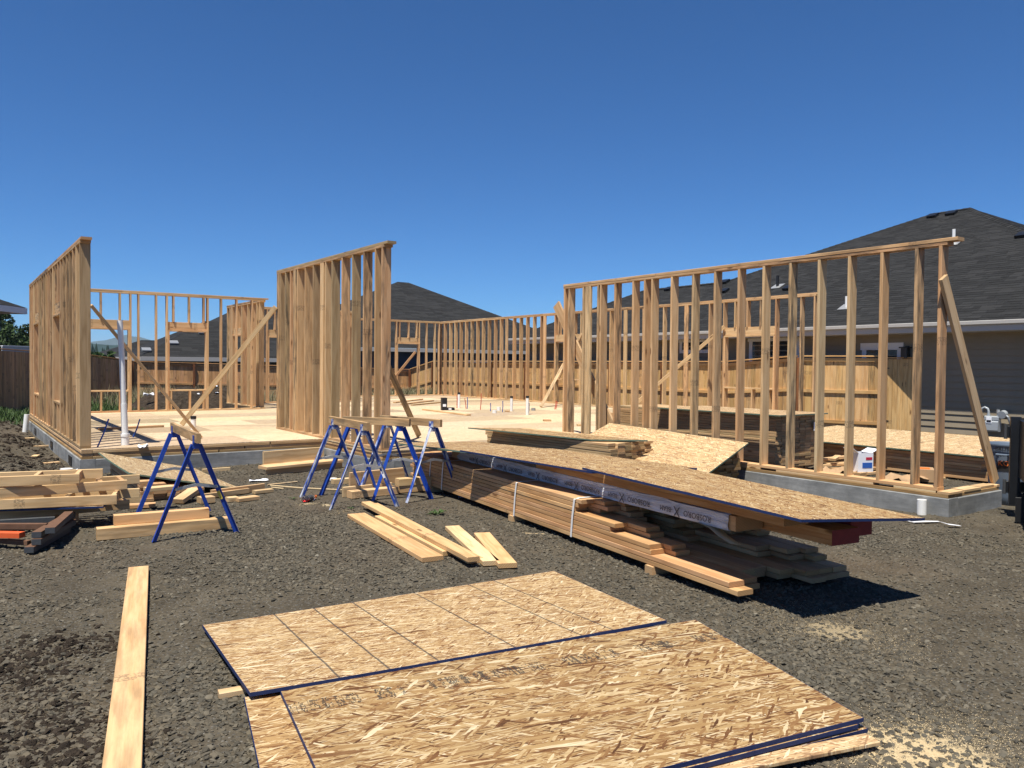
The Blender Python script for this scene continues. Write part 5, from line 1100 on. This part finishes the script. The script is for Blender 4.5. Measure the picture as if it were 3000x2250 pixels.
# --- right neighbour
nh = thing('neighbour_house', 'taupe lap-sided house with dark hip roof filling the right edge', 'house', (19.3, 15, 0))
def onroof(x, y): d = ray(x, y); t = (2.69-H+.5*(-18.7))/(d.z-.5*d.x); return Vector((d.x*t, d.y*t, H+d.z*t))
RM, RM2 = onroof(2735, 626), onroof(2500, 702)
W_ = [(18.7, 4.6, 2.69), (18.7, 26.9, 2.69), (22.56, 23.04, 4.62), (22.56, 19.1, 4.62), RM2, RM, (26.9, 12.8, 6.79)]
rfW = roof_face(nh, W_, nobj=300, expo=.145, tabw=.30)
rfS = roof_face(nh, [(35.1, 4.6, 2.69), (18.7, 4.6, 2.69), (26.9, 12.8, 6.79)], expo=.145, tabw=.30)
put('roof_plane', mesh_from([(35.1, 26.9, 2.69), (35.1, 4.6, 2.69), (26.9, 12.8, 6.77), (27.5, 19.1, 4.6)], [(0, 1, 2), (0, 2, 3)]), MAT['shingle'], nh); roof_face(nh, [(18.7, 26.9, 2.69), (26.4, 26.9, 2.69), (22.56, 23.04, 4.62)], expo=.2, tabw=.5)
put('roof_plane', mesh_from([(22.56, 19.1, 4.62), (26.9, 12.8, 6.79), (27.5, 19.1, 4.6), (30, 23, 2.8), (26.4, 26.9, 2.69), (22.56, 23.04, 4.62), RM2, RM], [(1, 7, 2), (7, 6, 2), (6, 0, 2), (0, 2, 3, 5), (3, 4, 5)]), MAT['shingle'], nh)
hip_caps(rfW, (18.75, 4.65, 2.72), (26.9, 12.8, 6.80)); hip_caps(rfW, (22.56, 19.1, 4.63), RM2); hip_caps(rfW, RM2, RM); hip_caps(rfW, RM, (26.9, 12.8, 6.80)); hip_caps(rfW, (22.56, 23.0, 4.63), (22.56, 19.1, 4.63)); hip_caps(rfW, (18.75, 26.85, 2.72), (22.56, 23.04, 4.63))
box('fascia', 18.66, 18.70, 4.6, 26.9, 2.46, 2.665, MAT['trim_grey'], nh, K1); box('gutter_lip', 18.60, 18.655, 4.6, 26.9, 2.60, 2.69, MAT['trim_grey'], nh, K1, .01); box('soffit', 18.71, 19.30, 4.62, 26.88, 2.455, 2.475, MAT['trim_grey'], nh, K1); box('fascia', 18.71, 35.0, 4.58, 4.62, 2.46, 2.665, MAT['trim_grey'], nh, K1)
siding(nh, 'Y', 19.30, 5.2, 26.3, .10, 2.45, .152, 'siding_taupe', -1); box('wall', 19.302, 34.6, 5.2, 26.3, -.1, 2.47, MAT['siding_taupe'], nh, K1)
def wpx(k, x0, x1, y0, y1): a, b_ = onx(*S(k, x0, y0), 19.3), onx(*S(k, x1, y1), 19.3); return min(a.y, b_.y), max(a.y, b_.y), min(a.z, b_.z), max(a.z, b_.z)
q = wpx(34, 420, 760, 845, 930); window(nh, 'Y', 19.3, q[0], q[1], q[2], q[3], -1, .11)
q = wpx(34, 1275, 1800, 835, 1100); window(nh, 'Y', 19.3, q[0], q[1], .9, q[3], -1, .12)
q = wpx(35, 905, 1330, 360, 500); window(nh, 'Y', 19.3, q[0], q[1], .15, q[3], -1, .12, False, 'door', 'window_dark')
lp = onx(*S(35, 1440, 390), 19.2); ln = thing_child('wall_lantern', nh)
box('lantern_body', lp.x-.10, lp.x+.06, lp.y-.08, lp.y+.08, lp.z-.14, lp.z+.10, MAT['black_steel'], ln, K1, .01); box('lantern_cap', lp.x-.13, lp.x+.08, lp.y-.11, lp.y+.11, lp.z+.101, lp.z+.135, MAT['black_steel'], ln, K1, .01); box('lantern_mount', lp.x+.061, lp.x+.10, lp.y-.05, lp.y+.05, lp.z-.05, lp.z+.16, MAT['black_steel'], ln, K1)
# roof vents
SL = math.atan(.5)
def onroof(x, y): d = ray(x, y); t = (2.69-H+.5*(-18.7))/(d.z-.5*d.x); return Vector((d.x*t, d.y*t, H+d.z*t))
for (k, x, y) in ((8, 775, 185), (8, 955, 160), (34, 250, 205), (34, 930, 120), (34, 920, 230), (7, 700, 655)):
    p = onroof(*S(k, x, y)); put('roof_vent', board_mesh(.30, .26, .07, .01), MAT['black_steel'], rfW, T(p) @ Matrix.Rotation(-SL, 4, 'Y') @ Matrix.Rotation(math.pi/2, 4, 'Z') @ T((0, 0, .06)), K1)
p = onroof(*S(8, 1640, 375)); put('roof_vent', board_mesh(.30, .26, .07, .01), MAT['black_steel'], rfW, T(p) @ Matrix.Rotation(-SL, 4, 'Y') @ T((0, 0, .06)), K1)
for (k, x, y, m, h) in ((8, 975, 445, 'pvc', .42), (7, 590, 632, 'rubber_black', .36), (7, 1262, 832, 'pvc', .30)):
    p = onroof(*S(k, x, y)); fl_ = put('vent_flashing', board_mesh(.36, .36, .006, .001), MAT['strap_metal'], rfW, T(p) @ Matrix.Rotation(-SL, 4, 'Y') @ T((0, 0, .025)), K1); put('vent_stack', tube_mesh([p, p+Vector((0, 0, h))], .045, 12), MAT[m], rfW)
# gas meter
mp = onx(*S(10, 990, 450), 19.1); gm = thing('gas_meter', 'grey gas meter with looped pipe on the taupe house wall', 'gas meter', (19.2, mp.y, .3)); s = 1.0; c0 = Vector((19.12, mp.y, mp.z))
def gmv(a, z, x=0): return c0+Vector((x, -a, z))     # a: to the right in the picture
me = board_mesh(.27, .17, .25, .04); put('meter_body', me, MAT['meter_grey'], gm, frame(Vector((0, 1, 0)), Vector((0, 0, 1)), gmv(0, -.04)), K1); put('meter_head', board_mesh(.30, .13, .11, .03), MAT['meter_grey'], gm, frame(Vector((0, 1, 0)), Vector((0, 0, 1)), gmv(-.01, .13)), K1)
put('dial_plate', board_mesh(.11, .14, .012, .002), MAT['paper_white'], gm, frame(Vector((0, 1, 0)), Vector((-1, 0, 0)), gmv(-.05, .09, -.088)), K1); put('dial_window', board_mesh(.09, .045, .012, .002), MAT['window_dark'], gm, frame(Vector((0, 1, 0)), Vector((-1, 0, 0)), gmv(-.05, .07, -.094)), K1)
put('inlet_pipe', tube_mesh([gmv(-.10, .16), gmv(-.10, .28), gmv(-.12, .34), gmv(-.18, .37), gmv(-.24, .34), gmv(-.26, .28), gmv(-.26, -.45)], .026, 12), MAT['meter_grey'], gm); put('union', tube_mesh([gmv(-.26, .02), gmv(-.26, .12)], .045, 10), MAT['meter_grey'], gm); put('union', tube_mesh([gmv(-.10, .17), gmv(-.10, .22)], .04, 10), MAT['meter_grey'], gm)
put('outlet_pipe', tube_mesh([gmv(.09, .16), gmv(.10, .26), gmv(.20, .26), gmv(.30, .18), gmv(.32, .02, .1)], .024, 12), MAT['meter_grey'], gm); put('regulator', tube_mesh([gmv(.20, .22, -.06), gmv(.20, .24, .06)], .085, 16), MAT['meter_grey'], gm); put('regulator_cap', tube_mesh([gmv(.10, .25), gmv(.10, .33)], .035, 12), MAT['strap_metal'], gm)
# --- house behind the rear wall
bh = thing('rear_house', 'navy house with wide dark hip roof behind the back fence', 'house', (24, 46, -1)); ZE = 2.55
roof_face(bh, [(17.0, 42, ZE), (36.9, 42, ZE), (27.2, 51.9, 7.5), (26.3, 51.9, 7.5)], expo=.24, tabw=.7); roof_face(bh, [(36.9, 42, ZE), (36.9, 61, ZE), (27.2, 51.9, 7.5)], expo=.4, tabw=1.2)
roof_face(bh, [(10.2, 43.3, 2.4), (20, 43.3, 2.4), (20, 48.2, 4.95), (14.2, 48.2, 4.95)], expo=.24, tabw=.7); put('roof_plane', mesh_from([(17, 42, ZE), (26.3, 51.9, 7.5), (20, 48.2, 4.95), (17, 58, 3), (14.2, 48.2, 4.95), (10.2, 43.3, 2.4), (10.2, 54, 2.4)], [(0, 1, 2), (2, 1, 3), (2, 3, 4), (4, 6, 5), (4, 3, 6)]), MAT['shingle'], bh)
box('fascia', 17.0, 36.9, 41.96, 42.0, ZE-.22, ZE-.01, MAT['trim_grey'], bh, K1); box('fascia', 10.2, 17.0, 43.26, 43.3, 2.2, 2.39, MAT['trim_grey'], bh, K1)
box('wall', 17.6, 36.3, 42.62, 60, -1.2, ZE-.05, MAT['siding_navy'], bh, K1); box('wall', 10.8, 17.59, 43.92, 56, -1.2, 2.35, MAT['siding_navy'], bh, K1); siding(bh, 'X', 42.62, 17.6, 36.3, -.9, 2.4, .17, 'siding_navy', -1); siding(bh, 'X', 43.92, 10.8, 17.59, -.9, 2.2, .17, 'siding_navy', -1)
q0, q1 = ony(*S(31, 1240, 630), 43.9), ony(*S(31, 1350, 720), 43.9); window(bh, 'X', 43.92, q0.x, q1.x, .3, 1.75, -1, .1)
q0 = ony(*S(5, 930, 900), 42.6); window(bh, 'X', 42.62, q0.x, q0.x+1.6, .2, 1.75, -1, .1)
lh = hip_house('rear_house', 'low dark-roofed house close behind the back fence, left of the navy house', (7.3, 40.5), (1, 0), 8.4, 7.8, -1.2, 1.86, .5, 'siding_dark', .5, .22, .6)
for (x, y) in ((360, 590), (730, 493), (1120, 352)):
    d = ray(*S(31, x, y)); t = (1.86-H-.5*40.5)/(d.z-.5*d.y); p = Vector((d.x*t, d.y*t, H+d.z*t)); put('roof_vent', board_mesh(.4, .3, .1, .02), MAT['galv'], lh, T(p) @ Matrix.Rotation(SL, 4, 'X') @ T((0, 0, .07)), K1)
p0 = ond(300, 1050, 62); hip_house('rear_house', 'far small grey roof just above the left fence', (p0.x, p0.y), (1, .1), 11, 8, -2, p0.z, .4, 'siding_dark', .4, .35, 1)
# --- house at the far left edge
P0, P1 = ond(0, 897, 25.4), ond(79.6, 905, 27.0); P1.z = P0.z = 3.37; e = (P1-P0); e.z = 0; e.normalize()
lf = hip_house('left_house', 'grey-roofed porch corner of the house at the far left edge', (P1-e*9)[:2], e, 9, 7, -.3, 3.37, .42, 'siding_pale', 2.2, .2, .5, 'trim_white')
pp = P0-e*.1+Vector((-e.y, e.x, 0))*.25; box('porch_post', pp.x-.09, pp.x+.09, pp.y-.09, pp.y+.09, -.2, 3.18, MAT['trim_white'], lf, K1)
a, b_ = ond(5, 1018, 34), ond(100, 1020, 36); gw = thing('siding_wall', 'pale low sided wall between the left house and the fence', 'wall', (a.x, a.y, 0))
gw['kind'] = 'thing'
for i in range(9): beam('siding_board', Vector((a.x, a.y, 2.2-.2*i-.1)), Vector((b_.x, b_.y, 2.2-.2*i-.1)), .04, .195, MAT['siding_pale'], gw, color=K1)
beam('cap_rail', Vector((a.x, a.y, 2.22)), Vector((b_.x, b_.y, 2.22)), .12, .04, MAT['trim_white'], gw, color=K1)
# ------------------------------------------------------------------ vegetation
def leaf_cloud(n, clumps, size, seed, aspect=.5):
    r = np.random.default_rng(seed); vs = []; fs = []
    idx = r.integers(0, len(clumps), n)
    for i in idx:
        c, rad = clumps[i]; d = r.normal(size=3); d /= np.linalg.norm(d); p = np.array(c)+d*rad*(r.random()**.35)
        u = r.normal(size=3); u /= np.linalg.norm(u); v = np.cross(u, r.normal(size=3)); v /= np.linalg.norm(v); sz = size*r.uniform(.6, 1.4); k = len(vs)
        vs += [p-u*sz, p+v*sz*aspect, p+u*sz, p-v*sz*aspect]; fs.append((k, k+1, k+2, k+3))
    return mesh_from([tuple(v) for v in vs], fs)
def tree(name, label, base, hgt, rad, n, size, seed, mat='leaf', crown_from=.3):
    base = Vector(base); r = np.random.default_rng(seed); root = thing(name, label, 'tree', base); put('trunk', tube_mesh([base, base+Vector((.05, .02, hgt*.5)), base+Vector((0, .1, hgt*.85))], .16, 8, True, .04), MAT['bark'], root)
    cl = []
    for i in range(26):
        a = r.uniform(0, 6.28); z = r.uniform(crown_from, .97); rr = rad*math.sqrt(max(.05, 1-((z-.6)/.45)**2))*r.uniform(.35, .95); c = (rr*math.cos(a), rr*math.sin(a), z*hgt); cl.append((c, rad*r.uniform(.22, .42)))
        if i < 8: put('limb', tube_mesh([base+Vector((0, 0, hgt*.3)), base+Vector((c[0]*.5, c[1]*.5, c[2]*.75)), base+Vector(c)], .06, 6, True, .015), MAT['bark'], root)
    put('crown', leaf_cloud(n, cl, size, seed), MAT[mat], root, T(base)); return root
tree('broadleaf_tree', 'dense green tree under the eave of the left house', ond(48, 1060, 44)*Vector((1, 1, 0)) if False else (ond(48, 1060, 44).x, ond(48, 1060, 44).y, -.9), 4.3, 1.5, 9000, .085, 3)
tree('broadleaf_tree', 'green tree filling the gap beside the far left wall', (ond(78, 1060, 46).x, ond(78, 1060, 46).y, -.9), 3.9, 1.5, 8000, .085, 5)
tree('tall_tree', 'sunlit treetop above the roof at the far left edge', (ond(4, 1060, 60).x, ond(4, 1060, 60).y, -1), 6.4, .9, 4000, .1, 7, 'leaf', .5)
for i, (x, lab) in enumerate(((280, 'left yellow-green shrub top over the left fence'), (322, 'right yellow-green shrub top over the left fence'))):
    p = ond(x, 1060, 39); tree('garden_shrub', lab, (p.x, p.y, -.7), 2.75, .55, 1800, .09, 40+i, 'grass', .35)
def blades(name, label, cat, centers, n, hmin, hmax, wid, mat, seed, spread):
    r = np.random.default_rng(seed); vs = []; fs = []
    for i in range(n):
        cx, cy, sx, sy = centers[r.integers(len(centers))]; x, y = cx+r.normal()*sx, cy+r.normal()*sy; z = float(gh(x, y)); h_ = r.uniform(hmin, hmax); a = r.uniform(0, 6.28); dx, dy = math.cos(a)*wid, math.sin(a)*wid; lx, ly = r.normal(size=2)*h_*spread; k = len(vs)
        vs += [(x-dx, y-dy, z), (x+dx, y+dy, z), (x+lx*.5+dx*.7, y+ly*.5+dy*.7, z+h_*.6), (x+lx*.5-dx*.7, y+ly*.5-dy*.7, z+h_*.6), (x+lx, y+ly, z+h_)]; fs += [(k, k+1, k+2, k+3), (k+3, k+2, k+4)]
    o = put(name, mesh_from(vs, fs), MAT[mat]); o['kind'] = 'stuff'; return tag(o, label, cat)
blades('grass', 'green grass growing along the foot of the left fence', 'grass', [(1.1, 25.0, .25, 1.0), (1.4, 27, .3, .8), (.9, 26, .4, .8)], 2600, .06, .22, .012, 'grass', 1, .5)
blades('grass', 'green grass behind the first window of the rear wall', 'grass', [(3.0, 25.0, .8, 1.0), (3.6, 27, .8, 1.5), (3.2, 30, 1, 1.5)], 4000, .08, .30, .012, 'grass', 2, .45)
blades('dry_weeds', 'pale dry weeds in front of the back fence', 'weeds', [(6.2, 33, 1.2, 1.6), (9.5, 33, 1.5, 1.5), (5.6, 30, .6, 1.0), (12, 32, 1.5, 1), (8, 31, 1, 1)], 5000, .2, .95, .008, 'drygrass', 3, .3)
blades('dry_weeds', 'grey green weeds beyond the doorway of the farthest wall', 'weeds', [(16.9, 31.5, .8, 1.0), (16.2, 30.5, .8, .5)], 3000, .25, .75, .012, 'drygrass', 4, .4)
blades('grass', 'mixed green growth behind the second rear window', 'grass', [(6.0, 32, 1, 1.5), (16.5, 31.2, .9, .8)], 2500, .2, .6, .012, 'grass', 6, .4)
def weed(p, label, n, r0, seed):
    r = np.random.default_rng(seed); vs = []; fs = []
    for i in range(n):
        a = r.uniform(0, 6.28); L = r0*r.uniform(.5, 1.1); d = Vector((math.cos(a), math.sin(a), 0)); s_ = Vector((-d.y, d.x, 0))*L*.14; k = len(vs); u = r.uniform(.15, .5); vs += [Vector(), d*L*.5+s_+Vector((0, 0, L*u)), d*L+Vector((0, 0, L*u*.8)), d*L*.5-s_+Vector((0, 0, L*u))]; fs.append((k, k+1, k+2, k+3))
    p = Vector(p); p.z = float(gh(p.x, p.y)); o = put('weed_plant', mesh_from(vs, fs), MAT['grass'], None, T(p)); return tag(o, label, 'weed', 'small weeds in the gravel')
weed(g(14, 1790, 1050), 'spreading green weed on bare dirt left of the bundle', 16, .13, 1); weed(g(14, 990, 1000), 'tiny green weed by the foot of the scuffed sawhorse', 8, .06, 2); weed(g(14, 440, 905), 'small weed patch left of the red drink bottle', 12, .08, 3)
# dirt mound behind the rear wall
n = 46; vs = []
for i in range(n+1):
    for j in range(n+1):
        x, y = 6.7+(i/n-.5)*6.5, 27.2+(j/n-.5)*5.5; r_ = math.hypot((x-6.7)/2.6, (y-27.2)/2.1); hh = max(0, 1-r_*r_)**1.2*.78
        vs.append((x-6.7, y-27.2, hh*(1+.35*noise.noise(Vector((x*1.1, y*1.1, 3))))+.10*hh**.5*noise.noise(Vector((x*4, y*4, 5)))+float(gh(x, y))-(.04 if hh == 0 else -.02)))
o = put('dirt_mound', mesh_from(vs, [(i*(n+1)+j, (i+1)*(n+1)+j, (i+1)*(n+1)+j+1, i*(n+1)+j+1) for i in range(n) for j in range(n)], 'mound', True), MAT['dirt'], None, T((6.7, 27.2, 0))); o['kind'] = 'structure'
for i, (x, y, s_) in enumerate(((395, 1190, .15), (1010, 1190, .16), (1290, 1075, .08), (1020, 870, .08), (1325, 1160, .07))):
    p = ony(*S(31, x, y), 26.4 if i != 3 else 36.6); crumple('white_litter', ('square pale scrap left on the dirt mound', 'crumpled white plastic on the dirt mound', 'white bag caught in weeds right of the mound', 'white round scrap stuck on the back fence', 'small white scrap at the right foot of the mound')[i], 'litter', [(-s_, -s_*.4), (s_, -s_*.4), (s_, s_*.4), (-s_, s_*.4)], 'paper_white', p, amp=s_*.5, seed=i+30)
# dirt clods heaped against the left foundation
r = np.random.default_rng(5); cx = r.uniform(-.8, 1.42, 2600); cy = r.uniform(12.2, 24, 2600)
scatter('dirt_clods', np.stack([cx, cy, gh(cx, cy)], -1), .01, .06, MAT['dirt'], .7, 'loose dark dirt clods beside the left foundation', 'dirt')
r = np.random.default_rng(15); q = [onz(120, 2120), onz(60, 1980), onz(230, 2220), onz(170, 1900)]; k_ = r.integers(0, 4, 1500); cx = np.array([q[i].x for i in k_])+r.normal(size=1500)*.16; cy = np.array([q[i].y for i in k_])+r.normal(size=1500)*.16
scatter('dirt_clods', np.stack([cx, cy, gh(cx, cy)], -1), .005, .028, MAT['dirt'], .75, 'brown dirt clods in the lower left corner of the lot', 'dirt')
# sawdust
def dust(name, label, spots, n, seed):
    r = np.random.default_rng(seed); P = []
    for (x, y, sx, sy, k) in spots: m = int(n*k); P.append(np.stack([x+r.normal(size=m)*sx, y+r.normal(size=m)*sy], -1))
    P = np.concatenate(P); return scatter(name, np.concatenate([P, (gh(P[:, 0], P[:, 1])+.004)[:, None]], 1), .0006, .0022, MAT['sawdust'], .5, label, 'sawdust')
s1, s2, s3, s4 = onz(2640, 2190), onz(2450, 1850), onz(900, 1478), onz(1020, 1500)
dust('sawdust', 'pale sawdust scattered on gravel right of the foreground sheets', [(s1.x, s1.y, .16, .12, .55), (s1.x+.18, s1.y-.1, .25, .2, .3), (s2.x, s2.y, .25, .3, .15)], 45000, 11)
dust('sawdust', 'small pale sawdust patch between the grouped sawhorses', [(s3.x, s3.y, .06, .04, .5), (s4.x, s4.y, .12, .05, .5)], 2500, 12)
# ------------------------------------------------------------------ far hills and forest
def ridge(name, label, D0, pts, mat, seed, rough, thick, depth):
    xs = np.linspace(pts[0][0], pts[-1][0], 120); ys = np.interp(xs, [p[0] for p in pts], [p[1] for p in pts]); vs = []
    for i, (x, y) in enumerate(zip(xs, ys)):
        p = ond(x, y, D0); back = Vector((math.sin(YAW), math.cos(YAW), 0))*depth; z = p.z+rough*noise.noise(Vector((x*.03, seed, 0)))
        vs += [(p.x-back.x*.6, p.y-back.y*.6, -12), (p.x-back.x*.25, p.y-back.y*.25, z*.55+rough*noise.noise(Vector((x*.05, seed, 4)))), (p.x, p.y, z), (p.x+back.x, p.y+back.y, -12)]
    fs = []
    for i in range(119):
        for j in range(3): fs.append((i*4+j, i*4+4+j, i*4+5+j, i*4+1+j))
    o = put(name, mesh_from(vs, fs, name, True), MAT[mat]); o['kind'] = 'structure'; return o
ridge('mountain', '', 3600, [(-900, 1010), (100, 1010), (250, 1003), (300, 998), (345, 987), (370, 981), (395, 987), (415, 988), (440, 997), (520, 1012), (800, 1022), (1500, 1035)], 'mountain', 1, 4, 0, 900)
ridge('hills', '', 900, [(-900, 1020), (150, 1006), (260, 1004), (330, 1012), (420, 1014), (520, 1022), (900, 1040), (1600, 1050)], 'conifer', 2, 3, 0, 260)
r = np.random.default_rng(9); vs = []; fs = []
for i in range(900):
    px = r.uniform(-500, 800); D0 = r.uniform(230, 420); p = ond(px, 1060, D0); hgt = r.uniform(5, 13)*(1 if px < 320 else .7); rad = hgt*r.uniform(.16, .24)
    for t0, t1, rr in ((.0, .45, 1.0), (.28, .72, .75), (.55, 1.0, .48)):
        k = len(vs)
        for q in range(7): a = 6.28*q/7+r.uniform(-.2, .2); vs.append((p.x+rad*rr*math.cos(a)*r.uniform(.75, 1.2), p.y+rad*rr*math.sin(a)*r.uniform(.75, 1.2), -4+hgt*t0))
        vs.append((p.x, p.y, -4+hgt*t1)); fs += [(k+q, k+(q+1) % 7, k+7) for q in range(7)]
o = put('forest', mesh_from(vs, fs), MAT['conifer']); o['kind'] = 'stuff'; tag(o, 'distant dark conifer forest below the blue hills', 'forest')

# ------------------------------------------------------------------ summer air: thin even haze that turns the far hills blue
hz_ = put('haze', prism([(-7000, -7000), (7000, -7000), (7000, 7000), (-7000, 7000)], -14, 150), None); hz_['kind'] = 'stuff'; tag(hz_, 'thin blue summer haze over the far hills', 'haze')
hm_ = bpy.data.materials.new('haze'); hm_.use_nodes = True; t_ = hm_.node_tree; t_.nodes.remove(t_.nodes['Principled BSDF']); vn = t_.nodes.new('ShaderNodeVolumePrincipled')
vn.inputs['Color'].default_value = (.60, .78, 1, 1); vn.inputs['Density'].default_value = .00014; t_.links.new(vn.outputs[0], t_.nodes['Material Output'].inputs['Volume']); hz_.data.materials.append(hm_)
